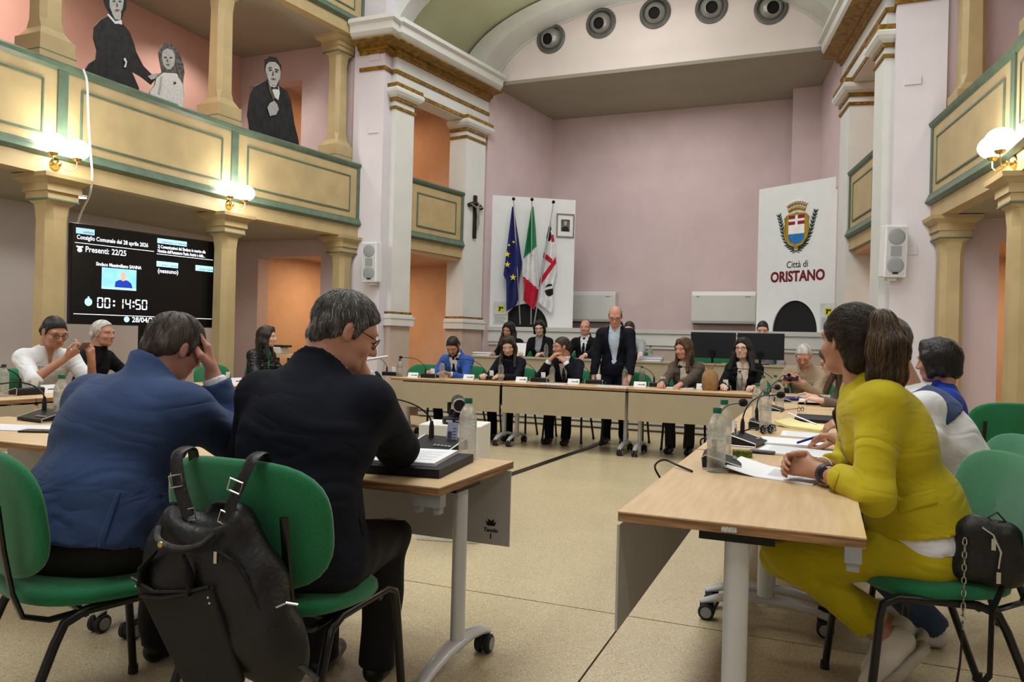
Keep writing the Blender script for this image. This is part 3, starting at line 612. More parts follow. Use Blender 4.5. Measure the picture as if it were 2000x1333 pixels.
# the speaking man's own microphone rises towards his chin
mu = make_mic('black gooseneck microphone bent up to the standing man', 'microphone units on the far row', reach=.02, side=1, rise=.30, card=False); p = at(1168, 748, z=.74); put(mu, p.x+.03, p.y+.22, R(180), .7405)
MCL = make_mic('l', 'microphone units on the left row', reach=.38, side=1, rise=.11)
for k, (px, py, lb) in enumerate(((58, 772, 'before the man in the white shirt'), (440, 752, 'with tall foam head by the far column'))):
    c = MCL if k == 0 else copy_tree(MCL); p = at(px, py, z=.74); c['label'] = 'black gooseneck microphone unit '+lb; put(c, p.x-.06, p.y, R(-90), .7405)
m1 = make_mic('black microphone unit with badge on the near table, before the man in navy', 'microphone units on the near row', reach=.3, side=-1, rise=.1, detail=True, cardcol=mat('lilac_badge', (150, 156, 190), .5)); p = at(868, 884, z=.74); put(m1, p.x-.05, p.y+.03, R(-6), .7405)
m2 = make_mic('black microphone unit with badge on the near table, before the man in blue', 'microphone units on the near row', reach=.3, side=-1, rise=.09, detail=True, droop=.03); p = at(70, 822, z=.74); put(m2, p.x+.03, p.y+.02, R(-6), .7405)
MR0 = make_mic('r', 'microphone units on the right row', reach=.3, side=1, rise=.12, detail=True)
for k, (px, py, dz, lb) in enumerate(((1395, 910, 95, 'nearest the camera on the right row'), (1445, 868, 80, 'second on the right row behind the bottle'), (1478, 838, 92, 'third on the right row by the sunglasses'), (1500, 803, 85, 'fourth on the right row among the bottles'), (1520, 785, 95, 'fifth on the right row near the blue folder'))):
    c = MR0 if k == 0 else copy_tree(MR0); p = at(px, py, z=.74); c['label'] = 'black gooseneck microphone unit '+lb; put(c, p.x+.03, p.y, R(dz), .7405)
B0 = make_bottle('b', 'bottles on the right row')
for k, (px, py, lb) in enumerate(((1398, 922, 'foremost on the right table, beside the clasped hands'), (1412, 890, 'second on the right table, just behind the foremost'), (1494, 846, 'behind the dotted sunglasses'), (1478, 816, 'left of the microphone cluster'), (1522, 800, 'right of the microphone cluster'), (1513, 783, 'beside the blue folder'), (1490, 786, 'farthest left in the cluster'))):
    c = B0 if k == 0 else copy_tree(B0); p = at(px, py, z=.74); c['label'] = 'clear water bottle with green cap '+lb; put(c, p.x, p.y, .5*k, .7405); c.scale = (1.06, 1.06, 1.04) if k < 2 else (1, 1, 1)
c = copy_tree(B0); c['label'] = 'clear water bottle with green cap beside the folder of the man in navy'; c['group'] = 'bottles on the near row'; p = at(912, 897, z=.74); put(c, p.x, p.y, 1., .7405)
c = copy_tree(B0); c['label'] = 'clear water bottle with green cap behind the blue shoulder'; c['group'] = 'bottles on the near row'; p = at(118, 824, z=.74); put(c, p.x, p.y, 1., .7405)
BD = make_bottle('bd', 'bottles on the far row', CAPD, .225)
for k, (px, py, lb) in enumerate(((780, 737, 'at the left end of the far row'), (863, 742, 'before the bearded man'), (978, 745, 'before the woman in navy'), (1078, 750, 'before the man with joined hands'), (1220, 754, 'before the standing man'), (1253, 752, 'right of the standing man'), (1444, 764, 'before the woman with long black hair'), (1585, 768, 'before the white-haired man'))):
    c = BD if k == 0 else copy_tree(BD); p = at(px, py, z=.74); c['label'] = 'clear water bottle with dark cap '+lb; put(c, p.x, p.y, .3*k, .7405)
for px, py, lb in ((1066, 702, 'on the dais desk by the woman with glasses'), (1270, 703, 'on the dais desk right of the standing man')):
    c = copy_tree(BD); c['label'] = 'clear water bottle with dark cap '+lb; c['group'] = 'bottles on the dais desk'; p = at(px, py, y=11.02); put(c, p.x, 11.02, 0, .99)
c = copy_tree(BD); c['label'] = 'clear water bottle with dark cap at the left edge of the left row'; c['group'] = 'bottles on the left row'; p = at(6, 775, z=.74); put(c, p.x, p.y, 0, .7405)
# ---------------------------------------------------------------- figures: smooth-blended solids turned into one skin
def _v(p): return np.array(p, dtype=np.float32)
class Solid:
    def __init__(s, noise=0., nf=22., nseed=0): s.p = []; s.noise = noise; s.nf = nf; s.ns = nseed
    def cap(s, a, b, ra, rb, k=.03, op='+', fl=None, cut=()):
        """rounded cone a->b; fl=(axis, factor) flattens it along an axis; cut = [(point, normal)] trims it flat"""
        s.p.append(('c', _v(a), _v(b), ra, rb, k, op, fl, cut)); return s
    def ell(s, c, r, M=None, k=.03, op='+', cut=()):
        s.p.append(('e', _v(c), _v(r), None if M is None else np.array(M, dtype=np.float32), 0, k, op, None, cut)); return s
    def grow(s, g):
        q = Solid(s.noise, s.nf, s.ns)
        for t in s.p:
            t = list(t)
            if t[0] == 'c': t[3] += g; t[4] += g
            else: t[2] = t[2]+np.float32(g)
            q.p.append(tuple(t))
        return q
    def bounds(s):
        lo = []; hi = []
        for t in s.p:
            if t[6] != '+': continue
            if t[0] == 'c': r = max(t[3], t[4]); lo.append(np.minimum(t[1], t[2])-r); hi.append(np.maximum(t[1], t[2])+r)
            else: r = t[2].max() if t[3] is not None else t[2]; lo.append(t[1]-r); hi.append(t[1]+r)
        return np.min(lo, 0), np.max(hi, 0)
    def mesh(s, h, planes=()):
        lo, hi = s.bounds(); pad = .02+2*h+abs(s.noise); lo = lo-pad; hi = hi+pad
        n = np.ceil((hi-lo)/h).astype(int)+1
        ax = [np.float32(lo[i])+np.arange(n[i], dtype=np.float32)*np.float32(h) for i in range(3)]
        d = np.full(n, .5, dtype=np.float32)
        for t in s.p:
            k = t[5]; r = (max(t[3], t[4]) if t[0] == 'c' else float(t[2].max())); m = k+2.5*h+.01
            if t[0] == 'c': l2 = np.minimum(t[1], t[2])-r-m; h2 = np.maximum(t[1], t[2])+r+m
            else: l2 = t[1]-r-m; h2 = t[1]+r+m
            i0 = np.clip(np.floor((l2-lo)/h).astype(int), 0, n-1); i1 = np.clip(np.ceil((h2-lo)/h).astype(int)+1, 1, n)
            sl = tuple(slice(i0[i], i1[i]) for i in range(3))
            X = ax[0][sl[0]][:, None, None]; Y = ax[1][sl[1]][None, :, None]; Z = ax[2][sl[2]][None, None, :]
            if t[0] == 'c':
                a, b = t[1], t[2]; ba = b-a; L2 = max(float(ba@ba), 1e-9)
                px, py, pz = X-a[0], Y-a[1], Z-a[2]
                u = np.clip((px*ba[0]+py*ba[1]+pz*ba[2])/np.float32(L2), 0, 1)
                qx, qy, qz = px-u*ba[0], py-u*ba[1], pz-u*ba[2]
                if t[7] is not None:
                    nx, f = _v(t[7][0]), t[7][1]; g = (qx*nx[0]+qy*nx[1]+qz*nx[2])*np.float32(1/f-1)
                    qx, qy, qz = qx+g*nx[0], qy+g*nx[1], qz+g*nx[2]
                v = np.sqrt(qx*qx+qy*qy+qz*qz)-(t[3]+(t[4]-t[3])*u)
                if t[7] is not None: v = v*np.float32(min(1., t[7][1]*1.3))
            else:
                px, py, pz = X-t[1][0], Y-t[1][1], Z-t[1][2]
                if t[3] is not None:
                    Mi = t[3]; px, py, pz = Mi[0, 0]*px+Mi[1, 0]*py+Mi[2, 0]*pz, Mi[0, 1]*px+Mi[1, 1]*py+Mi[2, 1]*pz, Mi[0, 2]*px+Mi[1, 2]*py+Mi[2, 2]*pz
                r3 = t[2]; k0 = np.sqrt((px/r3[0])**2+(py/r3[1])**2+(pz/r3[2])**2); k1 = np.sqrt((px/r3[0]**2)**2+(py/r3[1]**2)**2+(pz/r3[2]**2)**2)
                v = k0*(k0-1)/np.maximum(k1, 1e-6)
            for (cp, cn) in t[8]:
                cn = _v(cn)/np.linalg.norm(_v(cn)); v = np.maximum(v, (X-cp[0])*cn[0]+(Y-cp[1])*cn[1]+(Z-cp[2])*cn[2])
            e = d[sl]
            if t[6] == '+':
                q = np.clip(.5+.5*(e-v)/k, 0, 1); d[sl] = e*(1-q)+v*q-k*q*(1-q)
            elif t[6] == '-':
                q = np.clip(.5-.5*(e+v)/k, 0, 1); d[sl] = e*(1-q)-v*q+k*q*(1-q)
        for (cp, cn) in planes:
            cn = _v(cn)/np.linalg.norm(_v(cn))
            d = np.maximum(d, (ax[0][:, None, None]-cp[0])*cn[0]+(ax[1][None, :, None]-cp[1])*cn[1]+(ax[2][None, None, :]-cp[2])*cn[2])
        if s.noise:
            f = s.nf; X = ax[0][:, None, None]+s.ns; Y = ax[1][None, :, None]+s.ns*.7; Z = ax[2][None, None, :]
            w = np.sin(f*.45*X+1.3*np.sin(f*.3*Z))+np.sin(f*.4*Y+1.1*np.sin(f*.35*X+1))
            d = d+np.float32(s.noise)*(np.sin(f*Z+f*.5*X+2.2*w)*.6+np.abs(np.sin(f*.6*Z-f*.45*Y+1.7*w))*.7-.3)
        return nets(d, lo, h)
_CO = np.array([(i, j, k) for i in (0, 1) for j in (0, 1) for k in (0, 1)])
_ED = [(a, b) for a in range(8) for b in range(a+1, 8) if np.abs(_CO[a]-_CO[b]).sum() == 1]
def nets(d, org, h):
    s = d < 0; c = np.zeros(np.array(d.shape)-1, dtype=np.int8)
    nx, ny, nz = d.shape
    for (i, j, k) in _CO: c += s[i:nx-1+i, j:ny-1+j, k:nz-1+k]
    act = (c > 0) & (c < 8); idx = np.argwhere(act); vid = np.full(c.shape, -1, dtype=np.int32); vid[act] = np.arange(len(idx))
    V = np.stack([d[idx[:, 0]+i, idx[:, 1]+j, idx[:, 2]+k] for (i, j, k) in _CO], 1)
    acc = np.zeros((len(idx), 3), dtype=np.float32); cnt = np.zeros(len(idx), dtype=np.float32)
    for a, b in _ED:
        m = (V[:, a] < 0) != (V[:, b] < 0); t = V[m, a]/(V[m, a]-V[m, b])
        acc[m] += _CO[a]+(_CO[b]-_CO[a])*t[:, None]; cnt[m] += 1
    P = org+h*(idx+acc/cnt[:, None]); F = []
    for a in range(3):
        b, e = (a+1) % 3, (a+2) % 3
        lo = [slice(None)]*3; hi = [slice(None)]*3; lo[a] = slice(0, -1); hi[a] = slice(1, None)
        for q in (b, e): lo[q] = slice(1, -1); hi[q] = slice(1, -1)
        A = s[tuple(lo)]; B = s[tuple(hi)]; ii = np.argwhere(A != B)
        if not len(ii): continue
        fl = A[ii[:, 0], ii[:, 1], ii[:, 2]]; base = ii.copy(); base[:, b] += 1; base[:, e] += 1
        def cell(db, de): q = base.copy(); q[:, b] += db; q[:, e] += de; return vid[q[:, 0], q[:, 1], q[:, 2]]
        Q = np.stack([cell(-1, -1), cell(0, -1), cell(0, 0), cell(-1, 0)], 1); Q[~fl] = Q[~fl][:, ::-1]; F.append(Q)
    return P, (np.concatenate(F) if F else np.zeros((0, 4), int))
def skin_obj(name, parts, m, parent):
    """parts: list of (verts, quads) joined in one mesh"""
    P = np.concatenate([p for p, f in parts]); k = 0; F = []
    for p, f in parts: F.append(f+k); k += len(p)
    F = np.concatenate(F); me = bpy.data.meshes.new(name)
    me.vertices.add(len(P)); me.vertices.foreach_set('co', P.astype(np.float32).ravel())
    me.loops.add(F.size); me.loops.foreach_set('vertex_index', F.astype(np.int32).ravel())
    me.polygons.add(len(F)); me.polygons.foreach_set('loop_start', np.arange(0, F.size, 4, dtype=np.int32))
    me.polygons.foreach_set('use_smooth', np.ones(len(F), dtype=bool)); me.update(calc_edges=True)
    me.materials.append(m); o = bpy.data.objects.new(name, me); COL.objects.link(o); o.parent = parent
    return o
# ---- cloth, skin, hair
def skinmat(n, c): 
    m = mat(n, c, .5, var=.05, scale=14, spec=.35, bump=.04, bscale=220)
    b = m.node_tree.nodes['Principled BSDF']; b.inputs['Subsurface Weight'].default_value = .06; b.inputs['Subsurface Radius'].default_value = (.012, .005, .003)
    return m
SKIN = {'a': skinmat('skin_warm', (202, 156, 134)), 'b': skinmat('skin_tan', (184, 136, 112)), 'c': skinmat('skin_pale', (216, 176, 156)), 'd': skinmat('skin_ruddy', (200, 146, 126))}
def hairmat(n, c, c2): return mat(n, c, .42, scale=45, stretch=(1, 1, .12), rgb2=c2, bump=.5, bscale=120, spec=.4, detail=5)
HAIR = {'tawny': hairmat('hair_tawny', (116, 92, 64), (60, 46, 32)), 'black': hairmat('hair_black', (24, 20, 19), (10, 9, 9)), 'dark': hairmat('hair_dark_brown', (50, 36, 28), (24, 18, 15)), 'brown': hairmat('hair_brown', (92, 66, 46), (48, 34, 25)), 'grey': hairmat('hair_grey', (104, 100, 96), (54, 50, 48)), 'white': hairmat('hair_white', (206, 204, 200), (150, 148, 144)), 'salt': hairmat('hair_salt', (108, 105, 102), (50, 48, 47)), 'umber': hairmat('hair_grey_brown', (112, 102, 94), (62, 54, 48))}
def cloth(n, c, rough=.85, b=.12, bs=500, var=.06, **k): return mat(n, c, rough, var=var, scale=9, bump=b, bscale=bs, sheen=0. if sum(c) < 120 else .08, spec=.2, fold=k.pop('fold', .02), fscale=3.2, **k)
NAVY = cloth('navy_wool', (17, 20, 31)); BLUEJ = cloth('blue_wool', (52, 70, 108)); BLUES = cloth('bright_blue_wool', (52, 88, 160)); BLACKC = cloth('black_cloth', (14, 14, 17)); WHITEC = cloth('white_cotton', (226, 228, 232), b=.05)
LBLUE = cloth('light_blue_cotton', (190, 208, 232), b=.05); YEL = cloth('yellow_crepe', (190, 174, 26), .7); YELD = YEL; BROWN = cloth('brown_wool', (88, 76, 68)); BEIGEC = cloth('beige_cotton', (164, 146, 122)); GREYC = cloth('grey_cloth', (150, 152, 158)); CREAM = cloth('cream_knit', (222, 208, 190)); TAUPE = cloth('taupe_knit', (112, 98, 88)); ROYAL = cloth('royal_blue_cloth', (28, 62, 160)); LEATH = mat('black_leather_jacket', (18, 18, 20), .4, bump=.2, bscale=40, fold=.06); DKGREY = cloth('charcoal_cloth', (44, 44, 48))
EYEW = mat('eye_white', (226, 220, 212), .25, var=.02); EYED = mat('iris_dark', (34, 24, 18), .2); LIP = mat('lips', (160, 92, 84), .45); SHOEB = mat('shoe_black', (16, 15, 15), .35); FRAMEB = mat('spectacle_frame', (26, 22, 24), .3); WOODL = mat('spectacle_lens', (235, 240, 242), .02, trans=1., ior=1.02, var=0.)
def rot3(ax, deg): return Matrix.Rotation(R(deg), 3, ax)
def ik(s, w, l1, l2, pole):
    s = Vector(s); w = Vector(w); d = w-s; L = d.length
    if L > (l1+l2)*.995: d = d*((l1+l2)*.995/L); w = s+d; L = d.length
    u = d.normalized(); a = (l1*l1-l2*l2+L*L)/(2*L); hgt = math.sqrt(max(0, l1*l1-a*a)); p = Vector(pole); p = p-u*p.dot(u); p.normalize()
    return s+u*a+p*hgt, w
def hand_solid(S, w, d, n, sg, curl=.4, sc=1., thumb=.5, spread=.0, k=.008, fcurl=None):
    """w wrist, d towards the fingers, n out of the palm; sg +1/-1 puts the thumb on that side"""
    w = Vector(w); d = Vector(d).normalized(); n = Vector(n); n = (n-d*n.dot(d)).normalized(); x = d.cross(n)*sg     # x: towards the thumb
    P = lambda a, b, c: w+(x*a+d*b+n*c)*sc
    S.cap(w-d*.035*sc, P(0, .02, 0), .024*sc, .024*sc, .02, fl=(n, .75))
    for q in (-.030, -.011, .009, .027): S.cap(P(q*.6, .015, 0), P(q, .085, 0), .015*sc, .0125*sc, .012)
    for f, (q, ln) in enumerate(((.030, .95), (.0105, 1.05), (-.010, .98), (-.030, .78))):
        p = P(q, .088, .002); cu = (fcurl[f] if fcurl else curl); ang = R(8)+cu*R(48); dv = d; rad = .0092
        sp = (x*(q*6*spread))
        for sgm, l in enumerate((.042, .027, .021)):
            a = ang*(1 if sgm == 0 else 1); dirv = (d*math.cos(a)+n*math.sin(a)+sp).normalized(); q2 = p+dirv*l*ln*sc
            S.cap(p, q2, rad*sc, (rad-.0011)*sc, k*.6); p = q2; rad -= .0011; ang += cu*R(58 if sgm == 0 else 40)
    a0 = P(.026, .028, .006); a1 = P(.026+.026*(1-thumb*.4), .06, .012+.022*thumb); a2 = P(.03+.022*(1-thumb), .088, .018+.034*thumb); a3 = P(.026+.020*(1-thumb), .112, .02+.036*thumb)
    S.cap(a0, a1, .0145*sc, .0115*sc, .014); S.cap(a1, a2, .011*sc, .0095*sc, k*.6); S.cap(a2, a3, .0095*sc, .0075*sc, k*.6)
    return P
def person(label, loc, deg, seat=.46, lean=8., bend=8., head=(0, 0, 0), wr=None, wl=None, skin='a', hair=('short', 'dark'), top=None, female=False, bulk=1., sc=1., fine=False, pole_r=None, pole_l=None, hand_r=None, hand_l=None, legs=True, sit=True, glasses=None, beard=None, trousers=BLACKC, shoes=SHOEB, z0=0., side=0., eyes='down', group=None, feet=None, knees=.43, neck=0., hx=.0, wrinkle=.0055, shoulder=None, twist=0., hvox=None, tl=.03, tors=1., hs=None):
    root = thing('person', label, 'person', (loc[0], loc[1], z0), R(deg), group)
    inv = (Matrix.Translation((loc[0], loc[1], z0)) @ Matrix.Rotation(R(deg), 4, 'Z')).inverted()
    W = lambda p: inv @ Vector(p)                    # world to the figure's own frame
    hv = hvox or (.0042 if fine else .0062); cv = .0075 if fine else .0125
    sw = shoulder or ((.148 if female else .172)*sc)
    hipz = (seat+.085) if sit else .92*sc
    pel = Vector((0, 0, hipz))
    def tv(a): return Matrix.Rotation(R(twist), 3, 'Z') @ (Matrix.Rotation(R(-a), 3, 'X') @ Vector((0, 0, 1)))
    sd = Vector((math.sin(R(side)), 0, 0))
    u1 = (tv(lean)+sd).normalized(); u2 = (tv(lean+bend)+sd).normalized()
    to = sc*tors; wst = pel+u1*.2*to; N = wst+u2*.31*to; chest = wst+u2*.13*to; shc = wst+u2*.25*to; hsz = hs or sc
    X2 = Matrix.Rotation(R(twist), 3, 'Z') @ Vector((1, 0, 0)); X2 = (X2-u2*X2.dot(u2)).normalized(); Y2 = u2.cross(X2)
    MC = Matrix((X2, Y2, u2)).transposed()
    SR = shc+X2*sw-u2*.018; SL = shc-X2*sw-u2*.018
    hy, hp, hr = head
    HM = rot3('Z', hy) @ rot3('X', -hp) @ rot3('Y', hr)
    nd = (u2*.7+Vector((0, 0, .5))+HM @ Vector((0, .12, 0))).normalized()
    nt = N+nd*(.075+neck)*sc
    HC = nt+HM @ Vector((0, .028, .085))*hsz+Vector((hx, 0, 0))
    H = lambda x, y, z: HC+HM @ (Vector((x, y, z))*hsz)
    s = hsz
    # head
    hd = Solid(); f_ = .94 if female else 1.
    hd.ell(H(0, -.014, .028), (.0755*s, .097*s, .088*s), HM).ell(H(0, .022, -.03), (.0625*f_*s, .072*s, .082*s), HM, k=.03)
    hd.cap(H(-.03*f_, .048, -.085), H(.03*f_, .048, -.085), .026*s*f_, .026*s*f_, .03).cap(H(0, .066, -.094), H(0, .07, -.094), .021*s*f_, .02*s*f_, .02)
    hd.cap(H(0, .086, .012), H(0, .109, -.028), .0075*s, .0115*s, .012).cap(H(-.011, .098, -.033), H(.011, .098, -.033), .0085*s, .0085*s, .008)
    hd.cap(H(-.045, .074, .024), H(.045, .074, .024), .013*s, .013*s, .02)
    for q in (-1, 1):
        hd.ell(H(q*.032, .098, .004), (.017*s, .02*s, .011*s), HM, k=.012, op='-')
        hd.ell(H(q*.032, .076, .003), (.0125*s, .0125*s, .011*s), HM, k=.004)
        hd.ell(H(q*.043, .062, -.03), (.02*s, .02*s, .017*s), HM, k=.03)
        hd.ell(H(q*.0765, -.004, -.006), (.009*s, .018*s, .031*s), HM @ rot3('Z', q*22) @ rot3('X', 8), k=.008); hd.ell(H(q*.084, .004, -.004), (.005*s, .009*s, .017*s), HM @ rot3('Z', q*22), k=.006, op='-')
    hd.cap(H(-.018, .086, -.056), H(.018, .086, -.056), .008*s, .008*s, .01).cap(H(-.016, .084, -.068), H(.016, .084, -.068), .008*s, .008*s, .01)
    hd.ell(H(0, .104, -.062), (.022*s, .012*s, .0018*s), HM, k=.004, op='-')
    nr = (.05 if female else .06)*s
    hd.cap(N-u2*.06, nt+HM @ Vector((0, -.012, .02)), nr*1.1, nr, .025)
    parts = [hd.mesh(hv)]
    # trunk and limbs
    s = sc
    b = Solid(); bl = bulk
    b.ell(pel+u1*.01, (.165*s*bl, .125*s*bl, .12*s), k=.05).ell(pel+u1*.13*s, (.14*s*bl, .108*s*bl, .13*s), k=.06)
    b.ell(chest, (.158*s*bl, .112*s*bl, .175*s), MC, k=.06).cap(SR-X2*.03, SL+X2*.03, .05*s*bl**.5, .05*s*bl**.5, .06).cap(N-u2*.09, nt, .075*s, nr, .04)
    if female: b.ell(chest+X2*.065+Y2*.085-u2*.01, (.055, .05, .055), MC, k=.03).ell(chest-X2*.065+Y2*.085-u2*.01, (.055, .05, .055), MC, k=.03)
    A1, A2 = .285*s, .255*s
    arms = {}
    for nm, S0, w, pole, sg in (('r', SR, wr, pole_r, 1), ('l', SL, wl, pole_l, -1)):
        if w is None: w = (S0+Vector((sg*.05, .3, -.33))) if sit else (S0+Vector((sg*.05, .04, -.52)))
        else: w = W(w)
        el, w = ik(S0, w, A1, A2, pole or (sg*.45, -.35, -.8)); arms[nm] = (S0, el, w, sg)
        ar = (.038 if female else .045)*s*bl**.4
        b.cap(S0, el, ar*1.1, ar*.86, .04).cap(el, w, ar*.88, .027*s, .03)
    hipw = .092*s; L_ = []
    for sg in (1, -1):
        hp0 = pel+Vector((sg*hipw, .02, -.02))
        if sit:
            fo = (feet or {}).get(sg) ; kn = Vector((sg*.115*s, knees*s, seat+.045)); an = Vector((sg*.105, knees*s-.02, .085))
            if fo is not None:
                an = W(fo); an.z += .085; kn, an = ik(hp0, an, .43*s, .41*s, (0, .6, .8))
        else: kn = Vector((sg*.1, .03, .5*s)); an = Vector((sg*.11, .0, .085))
        fd = Vector((sg*.06, 1, 0)).normalized(); L_.append((hp0, kn, an, fd))
        b.cap(hp0, kn, .083*s*bl**.4, .055*s, .05).cap(kn, an, .053*s, .037*s, .03).cap(an, an+(fd*.1+Vector((0, 0, -.055)))*(1 if shoes else .12), .03, .02, .02)
    parts.append(b.mesh(.016 if not fine else .013))
    for nm, hp_ in (('r', hand_r), ('l', hand_l)):
        S0, el, w, sg = arms[nm]; hs = Solid(); fa = (w-el).normalized(); hp_ = hp_ or {}
        d_ = Matrix.Identity(3) @ (inv.to_3x3() @ Vector(hp_['d'])) if 'd' in hp_ else fa
        n_ = inv.to_3x3() @ Vector(hp_['n']) if 'n' in hp_ else Vector((0, 0, -1))
        hs.cap(w-fa*.06, w, .0305*s, .0265*s, .01)
        hand_solid(hs, w+d_.normalized()*.01, d_, n_, hp_.get('sg', sg), hp_.get('curl', .45), (.92 if female else 1.02)*s, hp_.get('thumb', .5), hp_.get('spread', 0), fcurl=hp_.get('fc'))
        parts.append(hs.mesh(.0036 if fine else .0058))
    skin_obj('body', parts, SKIN[skin], root)
    # face details
    s = hsz
    for q in (-1, 1):
        if eyes == 'open':
            e = MB(Matrix.Translation(H(q*.032, .0775, .003)) @ HM.to_4x4()); e.ell((0, .0012, -.001), (.0125*s, .0122*s, .0062*s), 12, 8); e.ell((0, .0062*s, -.0005), (.0056*s, .0078*s, .0056*s), 10, 6, mi=1); e.tube([(-.0135*s, .004, .003), (-.006*s, .0125, .0055), (.006*s, .0125, .0055), (.0135*s, .004, .002)], .0013, 5, mi=1); e.build('eye', [EYEW, EYED], root, smooth='all')
        else:
            e = MB(Matrix.Translation(H(q*.032, .0875, -.002)) @ HM.to_4x4()); e.tube([(-.013*s, -.005, .001), (-.006*s, -.0005, -.002), (.006*s, -.0005, -.002), (.013*s, -.005, .001)], [.001, .0022, .0022, .001], 6); e.build('eyelash', EYED, root)
        hb = hair[1] if hair and hair[1] in HAIR else 'dark'
        e = MB(Matrix.Translation(H(q*.034, .086, .0235)) @ HM.to_4x4()); e.tube([(-.017*s, -.001, -.002), (0, .003, .003), (.018*s, -.008, -.001)], [.0025, .0048*(.75 if female else 1), .002], 6, flat=.8); e.build('eyebrow', HAIR[hb], root, smooth='all')
    e = MB(Matrix.Translation(H(0, .0915, -.0615)) @ HM.to_4x4()); e.tube([(-.026*s, -.012, 0), (-.01*s, -.001, .002), (0, .0005, .001), (.01*s, -.001, .002), (.026*s, -.012, 0)], [.0018, .0048, .0052, .0048, .0018], 8); e.build('lips', LIP, root, smooth='all')
    if beard:
        bd = Solid(.0015, 160); bd.cap(H(-.055, .03, -.06), H(-.03, .06, -.1), .023*s, .022*s, .02).cap(H(.055, .03, -.06), H(.03, .06, -.1), .023*s, .022*s, .02).cap(H(-.03, .066, -.1), H(.03, .066, -.1), .023*s, .023*s, .02).cap(H(-.064, .005, -.02), H(-.055, .03, -.06), .014*s, .022*s, .015).cap(H(.064, .005, -.02), H(.055, .03, -.06), .014*s, .022*s, .015).cap(H(-.024, .09, -.048), H(.024, .09, -.048), .0085*s, .0085*s, .01)
        skin_obj('beard', [bd.mesh(hv*1.1)], HAIR[beard], root)
    # hair
    if hair and hair[0]:
        style, hc = hair; g = Solid(.0016 if fine else .001, 150)
        lo_n = HM @ Vector((0, -.64, .77))
        th = {'short': .010, 'crop': .005, 'fade': .004, 'side': .014, 'bald': .004}.get(style, .013)
        cr = (.0755*s+th*(.55 if style in ('short', 'crop', 'fade', 'recede') else 1), .097*s+th, .088*s+th)
        if style == 'bald':
            g.ell(H(0, -.014, .024), tuple(c-.0 for c in cr), HM, k=.01, cut=[(H(0, .03, .022), HM @ Vector((0, .75, .65)))])
            g.p[-1] = g.p[-1]
            skin_obj('hair', [g.mesh(hv*1.1, planes=[(H(0, .0, -.05), HM @ Vector((0, .5, -.86)))])], HAIR[hc], root)
        else:
            if style in ('short', 'crop', 'fade', 'side', 'recede'):
                g.ell(H(0, -.014, .028), cr, HM, k=.01, cut=[(H(0, .074 if style != 'recede' else .05, .066), HM @ Vector((0, .68, -.73)))])
                if style == 'side': g.ell(H(.01, .045, .105), (.06*s, .045*s, .026*s), HM, k=.03)
                g.cap(H(-.048, -.07, -.02), H(-.03, -.078, -.055), .028*s, .016*s, .03).cap(H(.048, -.07, -.02), H(.03, -.078, -.055), .028*s, .016*s, .03).cap(H(-.03, -.08, -.05), H(.03, -.08, -.05), .018*s, .018*s, .03)
                for q in (-1, 1): g.ell(H(q*.088, .004, -.012), (.024*s, .028*s, .036*s), HM, k=.008, op='-')
                g.cap(H(.072, .025, .03), H(.0745, .018, -.012), .010*s, .006*s, .012).cap(H(-.072, .025, .03), H(-.0745, .018, -.012), .010*s, .006*s, .012)
            else:
                g.ell(H(0, -.016, .032), cr, HM, k=.01, cut=[(H(0, .078, .07), HM @ Vector((0, .72, -.69)))])
                if style == 'bob': Ls = -.09; bk = -.1
                elif style == 'long': Ls = -.26; bk = -.3
                elif style == 'curly': Ls = -.24; bk = -.28
                elif style == 'pony': Ls = -.03; bk = -.05
                wv = .012 if style == 'curly' else 0
                for q in (-1, 1):
                    if style != 'pony':
                        g.cap(H(q*.03, .05, .1), H(q*.074, .04, .02), .022*s, .020*s, .03).cap(H(q*.074, .038, .02), H(q*(.08+wv), .02, -.08), .020*s, .022*s, .03)
                        if Ls < -.12: g.cap(H(q*(.08+wv), .02, -.08), HC+Vector((HM @ Vector((q*(.1+wv*3), .03, 0))))+Vector((0, .02, Ls))*s, .026*s+wv, .022*s+wv, .03)
                    g.cap(H(q*.06, -.03 if style != 'pony' else -.05, .02), H(q*(.068 if style != 'pony' else .05), -.04 if style != 'pony' else -.062, -.07), (.034 if style != 'pony' else .026)*s, .03*s, .03)
                    if style != 'pony' and bk < -.12: g.cap(H(q*.06, -.04, -.06), HC+HM @ Vector((q*.07, -.07, 0))*s+Vector((0, -.01, bk))*s, .04*s+wv, .03*s+wv, .04)
                g.cap(H(0, -.07, .0), H(0, -.075, -.07), .055*s, .045*s, .04)
                if style != 'pony' and bk < -.12: g.cap(H(0, -.075, -.07), HC+HM @ Vector((0, -.09, 0))*s+Vector((0, -.01, bk))*s, .05*s, .04*s, .04)
                if style == 'pony':
                    g.cap(H(0, -.095, .05), H(0, -.11, .055), .02*s, .02*s, .02)
                    pt = Solid(.003, 90); pt.cap(H(0, -.105, .055), H(.0, -.135, .062), .022*s, .036*s, .02).cap(H(0, -.135, .062), H(0, -.16, -.02), .036*s, .056*s, .03).cap(H(0, -.16, -.02), H(0, -.158, -.11), .056*s, .05*s, .03).cap(H(0, -.158, -.11), H(0, -.145, -.185), .05*s, .022*s, .03)
                    skin_obj('ponytail', [pt.mesh(hv*1.15)], HAIR['tawny'], root)
                    g.cap(H(.05, .03, -.02), H(.07, .02, -.12), .03*s, .03*s, .03).cap(H(.07, .02, -.12), N+X2*.06+Y2*.10-u2*.10, .03*s, .026*s, .03).cap(N+X2*.06+Y2*.10-u2*.10, N+X2*.06+Y2*.14-u2*.22, .026*s, .012*s, .02).cap(H(.03, -.06, -.03), H(.05, -.03, -.12), .04*s, .035*s, .03)
